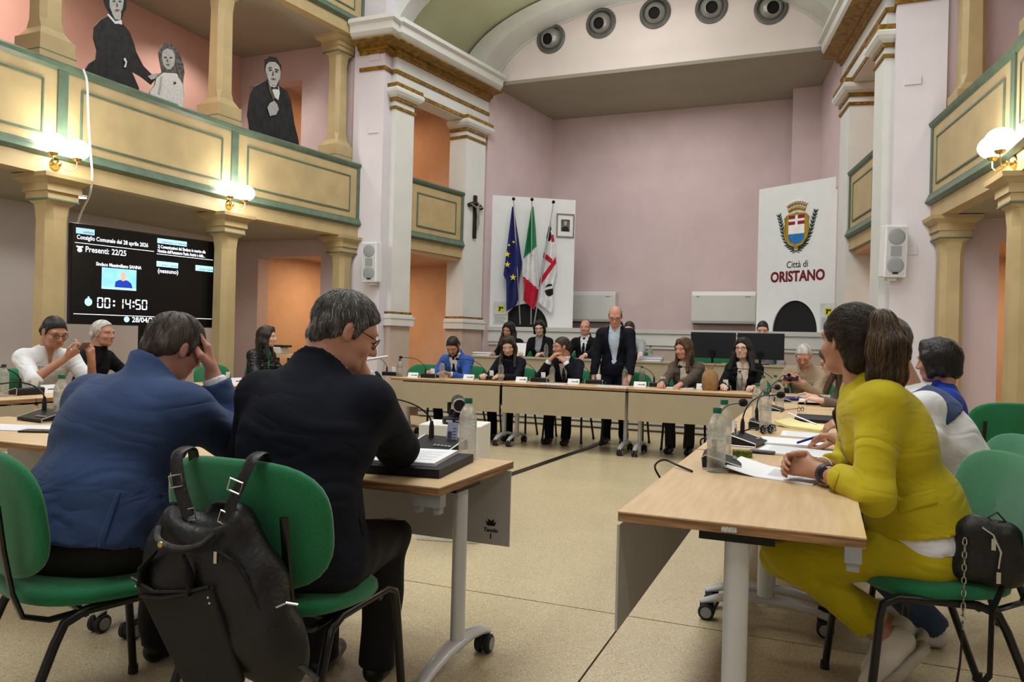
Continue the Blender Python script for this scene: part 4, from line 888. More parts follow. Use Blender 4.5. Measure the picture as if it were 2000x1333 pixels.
                    g.cap(H(-.066, .035, .045), H(-.074, .012, .01), .014*s, .010*s, .02).cap(H(.066, .035, .04), H(.075, .01, -.03), .014*s, .012*s, .02)
            skin_obj('hair', [g.mesh(hv*1.15)], HAIR[hc], root)
    if glasses:
        G = MB(Matrix.Translation(HC) @ HM.to_4x4() @ Matrix.Scale(s, 4)); gz = -.002 if glasses != 'low' else -.012; gy = .1
        for q in (-1, 1): G.tube([(q*.033+.0235*math.cos(a), gy+.003*math.sin(a)-.004*abs(math.cos(a)), gz+.018*math.sin(a)) for a in (2*math.pi*k/16 for k in range(17))], .0019, 6)
        G.tube([(-.01, gy, gz+.006), (0, gy+.004, gz+.009), (.01, gy, gz+.006)], .0017, 6)
        for q in (-1, 1): G.tube([(q*.056, gy-.006, gz+.008), (q*.071, gy-.03, gz+.011), (q*.079, .03, .012), (q*.0805, -.008, .016), (q*.08, -.03, -.002)], .0017, 6)
        G.build('glasses', FRAMEB, root, smooth='all')
    # clothes
    s = sc
    ctx = dict(pel=pel, wst=wst, N=N, chest=chest, shc=shc, SR=SR, SL=SL, X2=X2, Y2=Y2, u1=u1, u2=u2, MC=MC, arms=arms, nt=nt, nd=nd, s=s, bl=bl, cv=cv, root=root, H=H, HC=HC, L=L_, female=female, sd=int(abs(loc[0]*37+loc[1]*91)) % 50, wrinkle=wrinkle, fine=fine)
    ctx['under'] = any(it[0] is jacket for it in (top or []))
    for it in (top or []): it[0](ctx, *it[1:])
    if legs:
        t = Solid(wrinkle*.8, 20, ctx['sd']); t.ell(pel+u1*.01, (.175*s*bl, .135*s*bl, .125*s), k=.05)
        for hp0, kn, an, fd in L_: t.cap(hp0, kn, .093*s*bl**.4, .067*s, .05).cap(kn, an+(an-kn).normalized()*.05, .067*s, .058*s, .03, cut=[(an+(an-kn).normalized()*tl, (an-kn))])
        skin_obj('trousers', [t.mesh(cv*1.15, planes=[(pel+u1*.115, u1)])], trousers, root)
        for hp0, kn, an, fd in L_:
            if shoes is None: continue
            sh = Solid(); sole = an.z-.085
            sh.cap(Vector((an.x, an.y-.015, sole+.04)), Vector((an.x, an.y, sole+.055))+fd*.06, .042, .04, .02).cap(Vector((an.x, an.y, sole+.04))+fd*.03, Vector((an.x, an.y, sole+.034))+fd*.165, .042, .032, .02)
            skin_obj('shoe', [sh.mesh(.009, planes=[((0, 0, sole), (0, 0, -1))])], shoes, root)
    return root, ctx
def sleeve(t, c, g, upto=1., k=.03, which='rl'):
    s = c['s']
    for nm in which:
        S0, el, w, sg = c['arms'][nm]; ar = (.038 if c['female'] else .045)*s*c['bl']**.4
        t.cap(S0, el, ar*1.12+g, ar*.92+g, .045)
        e = el+(w-el)*upto
        t.cap(el, e, ar*.95+g, (ar*.95*(1-upto)+.031*s*upto)+g*.9, k, cut=[(e, w-el)])
def trunk(t, c, g, hem=-.02):
    s, bl = c['s'], c['bl']
    t.ell(c['pel']+c['u1']*.02, (.165*s*bl+g, .125*s*bl+g, .13*s), k=.06).ell(c['pel']+c['u1']*.13*s, (.142*s*bl+g, .11*s*bl+g, .15*s), k=.06)
    t.ell(c['chest'], (.158*s*bl+g, .112*s*bl+g, .178*s+g), c['MC'], k=.06).cap(c['SR']-c['X2']*.03, c['SL']+c['X2']*.03, .05*s*bl**.5+g, .05*s*bl**.5+g, .06)
    if c['female']:
        for q in (-1, 1): t.ell(c['chest']+c['X2']*.065*q+c['Y2']*.085-c['u2']*.01, (.055+g, .05+g, .055+g), c['MC'], k=.04)
def neckline(c, k=.0): return (c['N']+c['u2']*(.0+k), c['u2']*.9-c['Y2']*.35)
def shirt(c, m, sleeves=1., g=.008, name='shirt', collar=True, hem=-.03, open_=0.):
    if c['under']: g = min(g, .006)
    t = Solid(.0008 if c['under'] else c['wrinkle'], 26, c['sd']+3); trunk(t, c, g); 
    if sleeves: sleeve(t, c, g, sleeves)
    nr = (.055 if c['female'] else .066)*c['s']
    cutp = (c['N']+c['nd']*.042, c['nd']*1.-c['Y2']*.25)
    if collar: t.cap(c['N']-c['u2']*.05, c['N']+c['nd']*.06, nr*1.3, nr*1.07, .03, cut=[cutp])
    else: t.cap(c['N']-c['u2']*.12, c['N']-c['u2']*.0, .1*c['s'], .08*c['s'], .05, cut=[neckline(c)])
    if collar:
        for q in (-1, 1): t.cap(c['N']+c['X2']*q*.045+c['Y2']*.035+c['nd']*.035, c['N']+c['X2']*q*.05+c['Y2']*.088-c['u2']*.035, .017, .012, .008, fl=(c['Y2'], .6))
    if not collar: t.cap(c['N']+c['Y2']*.12-c['u2']*.12, c['N']+c['Y2']*.09+c['u2']*.08, .01, .055, .012, op='-')
    elif open_: t.cap(c['N']+c['Y2']*.115-c['u2']*(.05+open_), c['N']+c['Y2']*.075+c['nd']*.05, .006, .044, .008, op='-')
    return skin_obj(name, [t.mesh(c['cv'], planes=[(c['pel']+c['u1']*hem, -c['u1'])])], m, c['root'])
def jacket(c, m, sleeves=.93, g=.015, deep=.3, wide=.075, hem=-.07, name='jacket', wr=None, vee=True, collar=True):
    t = Solid(c['wrinkle'] if wr is None else wr, 19, c['sd']); trunk(t, c, g); s = c['s']; bl = c['bl']
    t.cap(c['pel']+c['u1']*.12, c['pel']-c['u1']*.05, .135*s*bl+g, .155*s*bl+g, .06, fl=(c['Y2'], .82))
    sleeve(t, c, g, sleeves)
    for q in (-1, 1): t.ell(c['shc']+c['X2']*q*(c['SR']-c['shc']).length*.9-c['u2']*.004, (.038*s+g, .044*s+g, .03*s+g), c['MC'], k=.05)
    nr = (.055 if c['female'] else .066)*s
    if collar: t.cap(c['N']-c['u2']*.05-c['Y2']*.01, c['N']+c['nd']*.05-c['Y2']*.012, nr*1.55, nr*1.27, .03, cut=[(c['N']+c['nd']*.03, c['nd']*1.+c['Y2']*.55)])
    if vee:
        f = c['chest']+c['Y2']*(.125*s*bl+g)
        t.cap(f-c['u2']*(deep-.16), c['N']+c['Y2']*.085+c['u2']*.02, .012, wide, .012, op='-'); t.cap(c['N']+c['Y2']*.02+c['u2']*.02, c['N']+c['nd']*.14+c['Y2']*.03, nr*1.06, nr*1.1, .01, op='-')
    o = skin_obj(name, [t.mesh(c['cv'], planes=[(c['pel']+c['u1']*hem, -c['u1'])])], m, c['root'])
    if vee and collar:
        f0 = c['chest']+c['Y2']*(.116*s*bl+g)-c['u2']*(deep-.17)
        for q in (-1, 1):
            lp = Solid(); a = c['N']+c['X2']*q*nr*1.1+c['Y2']*.03+c['u2']*.02; mid = c['chest']+c['X2']*q*(wide*.95)+c['Y2']*(.105*s*bl+g)+c['u2']*.075
            lp.cap(a, mid, .012, .024, .01, fl=(c['Y2'], .4)).cap(mid, f0+c['X2']*q*.01, .022, .008, .01, fl=(c['Y2'], .4)); skin_obj('lapel', [lp.mesh(.007)], m, c['root'])
    return o
def tie(c, m, w=.026, ln=.36):
    f = lambda z, o=0.: c['chest']+c['Y2']*((.112*c['s']*c['bl']+.012)*math.sqrt(max(.05, 1-(z/.2)**2 if z > 0 else 1))+o)+c['u2']*z
    t = Solid(); k0 = c['N']+c['Y2']*.078-c['u2']*.005
    t.cap(k0, k0-c['u2']*.03, .018, .012, .008, fl=(c['Y2'], .7))
    t.cap(k0-c['u2']*.03, f(.03, .006), .012, w*.8, .01, fl=(c['Y2'], .35)).cap(f(.03, .006), f(-.17, .008), w*.8, w, .01, fl=(c['Y2'], .35))
    return skin_obj('tie', [t.mesh(.006)], m, c['root'])

def strands(root, n, flow, length, rad, hc, lift=.0015, seg=5, seed=1, part='hair'):
    """fine locks laid over a head of hair, following a flow direction"""
    from mathutils.kdtree import KDTree
    hob = [o for o in root.children if o.name.split('.')[0] == part][0]; me = hob.data; nv = len(me.vertices)
    co = np.empty(nv*3, dtype=np.float32); me.vertices.foreach_get('co', co); co = co.reshape(-1, 3); no = np.empty(nv*3, dtype=np.float32); me.vertices.foreach_get('normal', no); no = no.reshape(-1, 3)
    kd = KDTree(nv)
    for i in range(nv): kd.insert(co[i], i)
    kd.balance(); rnd = random.Random(seed); V = []; F = []
    for q in range(n):
        i = rnd.randrange(nv); p = Vector(co[i]); pts = []; L_ = length*(.6+.8*rnd.random()); jit = Vector((rnd.uniform(-1, 1), rnd.uniform(-1, 1), rnd.uniform(-1, 1)))*.16; lf = lift*(.3+1.4*rnd.random())
        for k in range(seg+1):
            c_, j, _ = kd.find(p); nn = Vector(no[j]); pts.append((Vector(c_)+nn*(lf*(.25+k/seg*.9)), nn)); d = Vector(flow(p, nn))+jit; d = (d-nn*d.dot(nn)); 
            if d.length < 1e-4: d = Vector((0, 0, -1))
            p = Vector(c_)+d.normalized()*(L_/seg)
        b0 = len(V)
        for k, (p, nn) in enumerate(pts):
            t = (pts[min(k+1, seg)][0]-pts[max(k-1, 0)][0]).normalized(); b_ = t.cross(nn); r = rad*(1-.7*k/seg); V += [tuple(p+b_*r), tuple(p+nn*r), tuple(p-b_*r)]
        for k in range(seg):
            a = b0+3*k; F += [(a, a+1, a+4, a+3), (a+1, a+2, a+5, a+4)]
    o = skin_obj('hair_locks', [(np.array(V), np.array(F))], HAIR[hc], root); o['kind'] = 'stuff'; return o

from mathutils.bvhtree import BVHTree
def ray_on(o, px, py, root):
    """where the photograph's sight line through a pixel first meets a garment (figure frame)"""
    if not hasattr(ray_on, 'c'): ray_on.c = {}
    if o.name not in ray_on.c: ray_on.c[o.name] = BVHTree.FromPolygons([v.co.copy() for v in o.data.vertices], [tuple(p.vertices) for p in o.data.polygons])
    Mi = (Matrix.Translation(root.location) @ Matrix.Rotation(root.rotation_euler.z, 4, 'Z')).inverted()
    a = Mi @ Vector((0, 0, 1.21)); d = (Mi.to_3x3() @ (_Ri @ Vector(((px-1000)/1500, (666.5-py)/1500, -1)))).normalized()
    h = ray_on.c[o.name].ray_cast(a, d); return h[0], h[1]
def patch(name, root, o, quad_px, m, off=.005, n=10):
    """a sewn-on piece (pocket flap, seam strip) laid along a garment"""
    (a, b, c, d) = quad_px; vs = []; ok = []
    last = None
    for j in range(n+1):
        for i in range(n+1):
            u, v = i/n, j/n; x = a[0]*(1-u)*(1-v)+b[0]*u*(1-v)+c[0]*u*v+d[0]*(1-u)*v; y = a[1]*(1-u)*(1-v)+b[1]*u*(1-v)+c[1]*u*v+d[1]*(1-u)*v
            p, nn = ray_on(o, x, y, root)
            if p is None: p, nn = last if last else (Vector((0, 0, -1)), Vector((0, 0, 1)))
            last = (p, nn); e = min(u, v, 1-u, 1-v) < .01; vs.append(p+nn*(off if not e else off*.35))
    k = n+1; fs = [(j*k+i, j*k+i+1, (j+1)*k+i+1, (j+1)*k+i) for j in range(n) for i in range(n)]
    return MB().add(vs, fs).build(name, m, root, smooth='all')
def child(root, nm): return [o for o in root.children if o.name.split('.')[0] == nm][0]
# ---------------------------------------------------------------- the people
V3 = Vector
FARG = 'people at the far row'; DAISG = 'people at the dais desk'; RIGHTG = 'people along the right row'; LEFTG = 'people along the left row'; NEARG = 'people at the near row'
down = dict(n=(0, 0, -1), curl=.35)
# far row, left to right
person('bearded man in a bright blue suit and dark tie, writing at the far row', (-4.42, 9.17), 180, lean=12, bend=13, head=(4, 38, 0), wr=(-4.62, 8.68, .79), wl=(-4.33, 8.66, .79), hand_r=dict(n=(.3, .2, -1), curl=.7), hand_l=down, hair=('short', 'black'), beard='black', skin='b', top=[(shirt, WHITEC), (jacket, BLUES), (tie, BLACKC)], trousers=NAVY, group=FARG)
person('young woman in a dark navy blouse with straight dark hair, writing at the far row', (-3.68, 9.2), 180, lean=10, bend=12, head=(14, 24, 4), female=True, wr=(-3.86, 8.66, .79), wl=(-3.6, 8.64, .79), hand_r=dict(n=(.3, .2, -1), curl=.7), hand_l=down, hair=('long', 'dark'), skin='c', top=[(shirt, cloth('midnight_blouse', (20, 22, 36)), 1., .014, 'blouse', True)], trousers=BLACKC, group=FARG)
person('man in a navy suit with both hands joined before his mouth', (-2.93, 9.2), 180, lean=14, bend=12, head=(-52, 6, 0), wr=(-3.06, 8.80, 1.0), wl=(-2.86, 8.80, .99), pole_r=(.5, .2, -.8), pole_l=(-.5, .2, -.8), hand_r=dict(d=(.62, .1, .75), n=(.6, .5, -.4), curl=.45), hand_l=dict(d=(-.75, .1, .62), n=(-.6, .5, -.4), curl=.45), hair=('short', 'dark'), skin='b', top=[(shirt, WHITEC, 1.), (jacket, NAVY, .86), (tie, DKGREY)], trousers=NAVY, group=FARG)
person('bald man with glasses standing to speak in a navy jacket and pale blue shirt', (-2.33, 9.2), 182, sit=False, lean=5, bend=10, head=(8, 26, 0), wr=(-2.56, 9.0, .80), wl=(-2.10, 8.92, .80), pole_r=(.8, -.4, 0), pole_l=(-.8, -.4, 0), hand_r=dict(d=(.05, -.2, -1), n=(.9, -.2, 0), curl=.3), hand_l=dict(d=(-.1, -.7, -.5), n=(0, .3, -1), curl=.3), hair=('bald', 'dark'), skin='d', glasses=True, sc=1.0, bulk=1.06, top=[(shirt, LBLUE, .9, .008, 'shirt', True, -.02, .03), (jacket, NAVY, .93, .016, .44, .10)], trousers=cloth('dark_denim', (22, 27, 42)), group=FARG)
person('woman in a brown blazer with long light brown hair looking aside', (-1.46, 9.2), 178, lean=8, bend=10, head=(-32, 10, -2), female=True, wr=(-1.66, 8.62, .79), wl=(-1.45, 8.60, .79), hand_r=down, hand_l=down, hair=('long', 'brown'), skin='d', top=[(shirt, CREAM, 0, .008, 'top', False), (jacket, BROWN, .95, .015, .34, .085)], trousers=DKGREY, group=FARG)
person('woman with glasses, very long black hair and a black jacket over a pale top', (-.82, 9.2), 178, lean=4, bend=8, head=(-14, 0, 0), female=True, wr=(-1.0, 8.7, .79), wl=(-.68, 8.7, .79), hair=('curly', 'black'), skin='c', eyes='open', glasses=True, top=[(shirt, CREAM, 0, .008, 'top', False), (jacket, BLACKC, .95, .016, .36, .09)], trousers=BLACKC, group=FARG)
person('white-haired man in a beige shirt looking down at a phone', (-.16, 9.2), 176, lean=12, bend=12, head=(-4, 34, 0), wr=(-.40, 8.72, .86), wl=(-.2, 8.72, .86), hand_r=dict(d=(.6, -.3, .3), n=(.3, .9, .2), curl=.5), hand_l=dict(d=(-.6, -.3, .3), n=(-.3, .9, .2), curl=.5), hair=('short', 'white'), skin='d', glasses='low', top=[(shirt, BEIGEC, 1., .014, 'shirt', True, -.03, .03)], trousers=DKGREY, group=FARG)
# dais
DZ = .26
person('woman with dark curly hair half hidden on the dais, resting her head on her hand', (-4.68, 11.72), 180, z0=DZ, lean=16, bend=12, head=(-12, 18, -8), female=True, wr=(-4.85, 11.2, 1.02), wl=(-4.52, 11.25, 1.18), hair=('curly', 'black'), skin='b', top=[(shirt, BLACKC, 1., .014, 'blouse', True)], group=DAISG, legs=False)
person('woman with short dark hair and glasses on the dais, reading a paper', (-4.2, 11.7), 180, z0=DZ, lean=6, bend=8, head=(12, 14, 4), female=True, wr=(-4.36, 11.2, 1.05), wl=(-4.02, 11.2, 1.04), hair=('bob', 'black'), skin='c', glasses=True, eyes='open', top=[(shirt, GREYC, 1.), (jacket, BLACKC, .95, .015, .32, .085)], group=DAISG, legs=False)
person('bald man in a black suit and tie on the dais, looking ahead', (-3.47, 11.72), 180, z0=DZ, lean=2, bend=4, head=(4, 2, 0), wr=(-3.66, 11.25, 1.03), wl=(-3.33, 11.2, 1.04), hand_l=dict(n=(0, 0, -1), curl=.6), hair=('bald', 'dark'), skin='d', eyes='open', top=[(shirt, WHITEC), (jacket, BLACKC), (tie, BLACKC)], group=DAISG, legs=False)
person('man in a grey jacket on the dais hidden behind the standing man', (-2.74, 11.7), 180, z0=DZ, lean=6, bend=6, head=(0, 14, 0), wr=(-2.9, 11.2, 1.04), wl=(-2.46, 11.12, 1.08), hair=('short', 'dark'), skin='c', glasses=True, top=[(shirt, WHITEC), (jacket, GREYC)], group=DAISG, legs=False)
person('dark-haired man on the dais behind the two monitors, only his forehead showing', (-.80, 11.72), 180, z0=DZ+.04, lean=4, bend=6, head=(0, 22, 0), hair=('crop', 'dark'), skin='c', top=[(shirt, WHITEC), (jacket, GREYC)], group=DAISG, legs=False)
# left row
person('man in a white shirt with rolled sleeves and black glasses, tapping a phone', (-6.30, 4.66), -112, lean=16, bend=12, head=(14, 22, 0), wr=(-5.82, 4.52, .98), wl=(-5.76, 4.72, .96), pole_r=(.55, .25, -.8), pole_l=(-.4, .3, -.8), hand_r=dict(d=(.55, .5, .6), n=(-.2, .3, .9), curl=.6), hand_l=dict(d=(.3, -.35, .8), n=(-.8, -.2, .3), curl=.7), hair=('short', 'black'), skin='b', glasses=True, sc=1.08, hvox=.0052, top=[(shirt, WHITEC, .12, .018, 'shirt', True, -.03, .05)], group=LEFTG)
person('old man with white hair and a black shirt, gazing to the right', (-6.42, 5.2), -78, lean=8, bend=10, head=(-2, 2, 0), hair=('recede', 'white'), skin='b', eyes='open', hvox=.0052, top=[(shirt, BLACKC, .5, .014, 'shirt', True)], group=LEFTG, wr=(-5.95, 5.2, .78), wl=(-5.95, 5.55, .78))
person('young woman in a black leather jacket with long brown hair at the left row', (-6.2, 7.3), -88, lean=4, bend=8, head=(20, 4, 0), female=True, hair=('long', 'dark'), skin='c', eyes='open', top=[(shirt, cloth('green_scarf_cloth', (40, 120, 90)), 0, .006, 'top', True), (jacket, LEATH, .95, .018, .2, .06)], wr=(-5.75, 7.1, .77), wl=(-5.75, 7.5, .77), group=LEFTG)
# right row
person('woman with long straight hair and glasses reading at the end of the right row', (.42, 7.35), 98, lean=20, bend=14, head=(-6, 26, 0), female=True, wr=(-.05, 7.15, .80), wl=(.0, 6.9, .79), pole_l=(-.6, .1, -.6), hand_r=dict(d=(-.8, .1, .3), n=(0, 0, -1), curl=.5), hand_l=dict(d=(-.9, .3, .2), n=(.2, .3, -.9), curl=.6), hair=('long', 'brown'), skin='c', glasses=True, top=[(shirt, TAUPE, .95, .018, 'sweater', False)], group=RIGHTG)
person('person with black bobbed hair and royal blue sleeves on the right row', (.54, 4.62), 86, sc=.95, lean=-9, bend=2, head=(-20, 8, 0), female=True, wr=(.06, 4.3, .83), wl=(.05, 4.2, .82), hair=('bob', 'black'), skin='b', hand_l=dict(d=(-.9, -.1, -.05), n=(0, .4, -.9), curl=.6), top=[(shirt, ROYAL, .98, .02, 'sweater', True)], trousers=BLACKC, group=RIGHTG, hvox=.005)
P20, c20 = person('grey-haired man in a white shirt with blue shoulders bent over the right row', (.60, 3.70), 92, lean=20, bend=15, head=(-12, 8, 0), wr=(.1, 3.95, .80), wl=(.14, 3.5, .80), hair=('short', 'salt'), skin='b', sc=1.1, bulk=1.08, neck=.04, hand_r=dict(d=(-.9, 0, -.1), n=(0, 0, -1), curl=.6), hvox=.005, wrinkle=.009, top=[(shirt, WHITEC, .97, .024, 'shirt', True)], feet={1: (.42, 3.95, 0.), -1: (.45, 3.6, 0.)}, trousers=cloth('jeans_blue', (60, 76, 104)), shoes=mat('white_sneaker', (216, 212, 206), .6), group=RIGHTG)
# blue yoke over the shoulders of the white shirt
yk = Solid(.003, 26, c20['sd']+3); c = c20
yk.cap(c['SR']-c['X2']*.03, c['SL']+c['X2']*.03, .05*c['s']*c['bl']**.5+.031, .05*c['s']*c['bl']**.5+.031, .05); yk.ell(c['chest'], (.158*c['s']*c['bl']+.031, .112*c['s']*c['bl']+.031, .178*c['s']+.031), c['MC'], k=.06)
skin_obj('shoulder_yoke', [yk.mesh(.01, planes=[(c['shc']-c['u2']*.10, -c['u2']), (c['N']+c['nd']*.005, c['nd']), (c['shc']+c['X2']*.23, c['X2']), (c['shc']-c['X2']*.23, -c['X2'])])], cloth('denim_yoke', (50, 70, 112)), P20)
# foreground
P19, c19 = person('woman in a yellow suit with dark ponytail and clasped hands, seen from behind', (.345, 2.97), 96, lean=15, bend=10, head=(-54, 0, 0), female=True, sc=1.06, tors=1.13, hs=1.02, bulk=1.08, neck=-.03, wr=(-.005, 2.965, .795), wl=(.0, 2.885, .79), pole_l=(-.6, -.1, -.7), pole_r=(.6, -.1, -.7), hand_r=dict(d=(-.9, -.25, .12), n=(-.2, -.9, -.3), curl=.75, thumb=.2), hand_l=dict(d=(-.85, .35, .12), n=(.25, .9, -.3), curl=.85, thumb=.2), hair=('pony', 'dark'), skin='b', eyes='open', fine=True, wrinkle=.009, feet={1: (.25, 3.10, .13), -1: (.235, 2.94, .14)}, top=[(jacket, YEL, .62, .022, .36, .07, .07, 'jacket', None, False)], trousers=YEL, shoes=None, tl=-.06, group=RIGHTG)
P2, c2 = person('grey-haired man with glasses in a navy jacket resting his chin on his hand', (-1.46, 1.88), 10, lean=11, bend=12, head=(-56, 24, 0), sc=1.12, hs=1.04, bulk=1.17, wl=(-1.62, 2.32, .80), wr=(-1.43, 2.20, 1.09), pole_r=(.35, .5, -1), pole_l=(-.8, -.1, -.5), hand_r=dict(d=(-.45, -.1, .85), n=(-.3, -.9, -.1), curl=1.0, thumb=.6), hand_l=down, hair=('short', 'salt'), skin='d', glasses=True, fine=True, wrinkle=.008, top=[(shirt, WHITEC, .98), (jacket, NAVY, .93, .02, .3, .075, -.05)], trousers=mat('black_trouser', (16, 16, 19), .8), group=NEARG)
P1, c1 = person('heavy man in a blue jacket bent over the near table, hand to his face', (-2.12, 1.72), 4, lean=18, bend=17, head=(-20, 24, 6), sc=1.09, hs=.94, bulk=1.28, shoulder=.215, wl=(-2.5, 2.32, .80), wr=(-2.02, 2.15, 1.06), pole_r=(.25, .5, -1), pole_l=(-.8, -.1, -.5), hand_r=dict(d=(-.2, -.05, .95), n=(-.6, -.5, .2), curl=.3), hand_l=down, hair=('short', 'umber'), skin='d', fine=True, wrinkle=.009, top=[(shirt, WHITEC, .98), (jacket, BLUEJ, .93, .022, .3, .075, .0)], trousers=mat('black_trouser', (16, 16, 19), .8), group=NEARG)
def crown_flow(c, back=.6):
    H = c['H']; cr = H(0, -.05, .125); bk = H(0, -.1, 0)-H(0, 0, 0)
    return lambda p, n: (Vector(p)-cr).normalized()+Vector((0, 0, -.35))
strands(P2, 2600, crown_flow(c2), .035, .0011, 'salt', .004, 4, 2); strands(P2, 450, crown_flow(c2), .03, .0008, 'white', .004, 4, 3)
strands(P1, 2400, crown_flow(c1), .05, .0012, 'umber', .003, 5, 4); strands(P1, 500, crown_flow(c1), .05, .001, 'grey', .003, 5, 5)
strands(P20, 900, crown_flow(c20), .04, .0012, 'grey', .003, 4, 6)
def pony_flow(c):
    H = c['H']; root_ = H(0, -.115, .05); ax = (H(0, -1, 0)-H(0, 0, 0)).normalized()
    def f(p, n):
        p = Vector(p)
        if (p-root_).dot(ax) > -.012: return Vector((0, 0, -1))+ax*.15
        if p.z < c['HC'].z-.07: return Vector((0, 0, -1))
        return (root_-p).normalized()
    return f
strands(P19, 2200, pony_flow(c19), .075, .0011, 'dark', .003, 6, 7); strands(P19, 1500, lambda p, n: (0, 0, -1), .1, .0012, 'tawny', .006, 6, 8, 'ponytail'); strands(P19, 700, lambda p, n: (0, 0, -1), .1, .0012, 'dark', .007, 6, 9, 'ponytail')
J = child(P19, 'jacket'); patch('pocket_flap', P19, J, ((1752, 972), (1826, 955), (1832, 984), (1757, 1004)), YEL, .007); patch('sleeve_cuff', P19, J, ((1612, 905), (1640, 925), (1626, 968), (1602, 945)), YEL, .006)
for k in range(7): patch('seam', P19, J, ((1840+9*k-.8, 800+34*k), (1840+9*k+.8, 800+34*k), (1840+9*k+9.8, 834+34*k), (1840+9*k+8.2, 834+34*k)), YEL, .003, 3) if False else None
J = child(P1, 'jacket'); patch('pocket_flap', P1, J, ((314, 962), (352, 966), (350, 1000), (316, 992)), BLUEJ, .006)
patch('back_vent', P1, J, ((226, 962), (236, 962), (196, 1086), (180, 1084)), BLUEJ, .006, 8)
J = child(P2, 'jacket'); patch('pocket_flap', P2, J, ((700, 1012), (745, 1004), (752, 1040), (708, 1048)), NAVY, .006)
us = Solid(.004, 26, 3); trunk(us, c19, .016); skin_obj('undershirt', [us.mesh(.008, planes=[(c19['pel']+c19['u1']*.12, c19['u1']), (c19['pel']+c19['u1']*.015, -c19['u1'])])], WHITEC, P19)
# wristwatch, bracelet and ring of the woman in yellow
S0, el, w, sg = c19['arms']['l']; fa = (w-el).normalized(); M = Matrix.Translation(w-fa*.035) @ fa.to_track_quat('Z', 'Y').to_matrix().to_4x4()
MB(M).lathe([(.033, -.011), (.035, -.011), (.035, .011), (.033, .011)], n=24, caps=False).build('watch_strap', mat('watch_grey', (58, 60, 64), .5), P19, smooth=True)
Mw = Matrix.Translation(w-fa*.035+Matrix.Rotation(-P19.rotation_euler.z, 3, 'Z') @ Vector((-.004, -.034, .006))) @ (Matrix.Rotation(-P19.rotation_euler.z, 3, 'Z') @ Vector((0, -1, .15))).to_track_quat('Z', 'Y').to_matrix().to_4x4()
MB(Mw).lathe([(0, -.004), (.021, -.004), (.022, .004), (.018, .006), (0, .006)], n=24).build('watch_case', mat('watch_face', (24, 25, 28), .25), P19, smooth=True)
S0, el, w2, sg = c19['arms']['r']; fa = (w2-el).normalized(); M = Matrix.Translation(w2-fa*.04) @ fa.to_track_quat('Z', 'Y').to_matrix().to_4x4(); MB(M).lathe([(.034, -.003), (.037, 0), (.034, .003)], n=24, caps=False).build('bracelet', CARD, P19, smooth=True)
# trainers of the woman in yellow, heels lifted
def trainer(root, an, toe, up, nm='trainer'):
    t = Vector(toe).normalized(); u = Vector(up); u = (u-t*u.dot(t)).normalized(); x = t.cross(u)
    P = lambda a, b, c: an+x*a+t*b+u*c
    sh = Solid(.0012, 40); sh.cap(P(0, -.03, -.03), P(0, .05, -.025), .043, .042, .03).cap(P(0, .04, -.035), P(0, .15, -.05), .045, .034, .03).cap(P(0, -.03, -.01), P(0, .0, .02), .04, .042, .02, cut=[(P(0, 0, .025), u)])
    skin_obj(nm, [sh.mesh(.006, planes=[(P(0, 0, -.07), -u)])], mat('trainer_cream', (224, 218, 208), .7, bump=.1, bscale=300), root)
    so = Solid(); so.cap(P(0, -.04, -.078), P(0, .05, -.08), .047, .046, .03).cap(P(0, .05, -.08), P(0, .155, -.078), .047, .036, .03)
    skin_obj(nm+'_sole', [so.mesh(.006, planes=[(P(0, 0, -.1), -u), (P(0, 0, -.066), u)])], mat('trainer_sole', (190, 182, 168), .8), root)
    for k in range(5): MB().tube([P(-.025, .035+.018*k, .012-.012*k), P(0, .035+.018*k, .02-.012*k), P(.025, .035+.018*k, .012-.012*k)], .003, 5).build('lace', CARD, root)
Rz = Matrix.Rotation(-P19.rotation_euler.z, 3, 'Z')
for hp0, kn, an, fd in c19['L']: trainer(P19, an+Vector((0, 0, -.01)), Rz @ Vector((-.62, -.08, -.72)), Rz @ Vector((-.75, 0, .65)))
# ---------------------------------------------------------------- wing panels in the apse
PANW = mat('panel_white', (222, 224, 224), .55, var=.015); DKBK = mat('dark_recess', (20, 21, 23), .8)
def flat(parent, name, poly, z, th, m, M):
    return MB(M).prism(poly, z, z+th).build(name, m, parent)
def wing(a, b, h, hole_u, hole_r, label, hh):
    L = (Vector(b)-Vector(a)).length; M = frame_M((*a, 1.492), (b[0]-a[0], b[1]-a[1], 0))
    t = thing('wing_panel', label, 'panel', group='white wing panels in the apse')
    n = 24
    ar = [(hole_u+hole_r*math.cos(math.pi*k/n), hh*math.sin(math.pi*k/n)) for k in range(n+1)]
    MB(M).prism([(hole_u+hole_r, 0), (L, 0), (L, h), (0, h), (0, 0)]+[p for p in ar[::-1]], -.03, 0).build('board', PANW, t)
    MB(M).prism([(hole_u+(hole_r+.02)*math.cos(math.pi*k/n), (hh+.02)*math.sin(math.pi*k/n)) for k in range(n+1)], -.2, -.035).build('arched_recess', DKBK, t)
    return t, M, L
wl_, ML, LL = wing((-5.70, 12.93), (-4.36, 13.8), 2.42, .70, .42, 'white wing panel behind the three flags, dark half-round opening below', .44)
wr_, MR, LR = wing((-1.06, 13.72), (.245, 12.93), 2.44, .73, .41, 'white wing panel bearing the city crest, dark half-round opening below', .52)
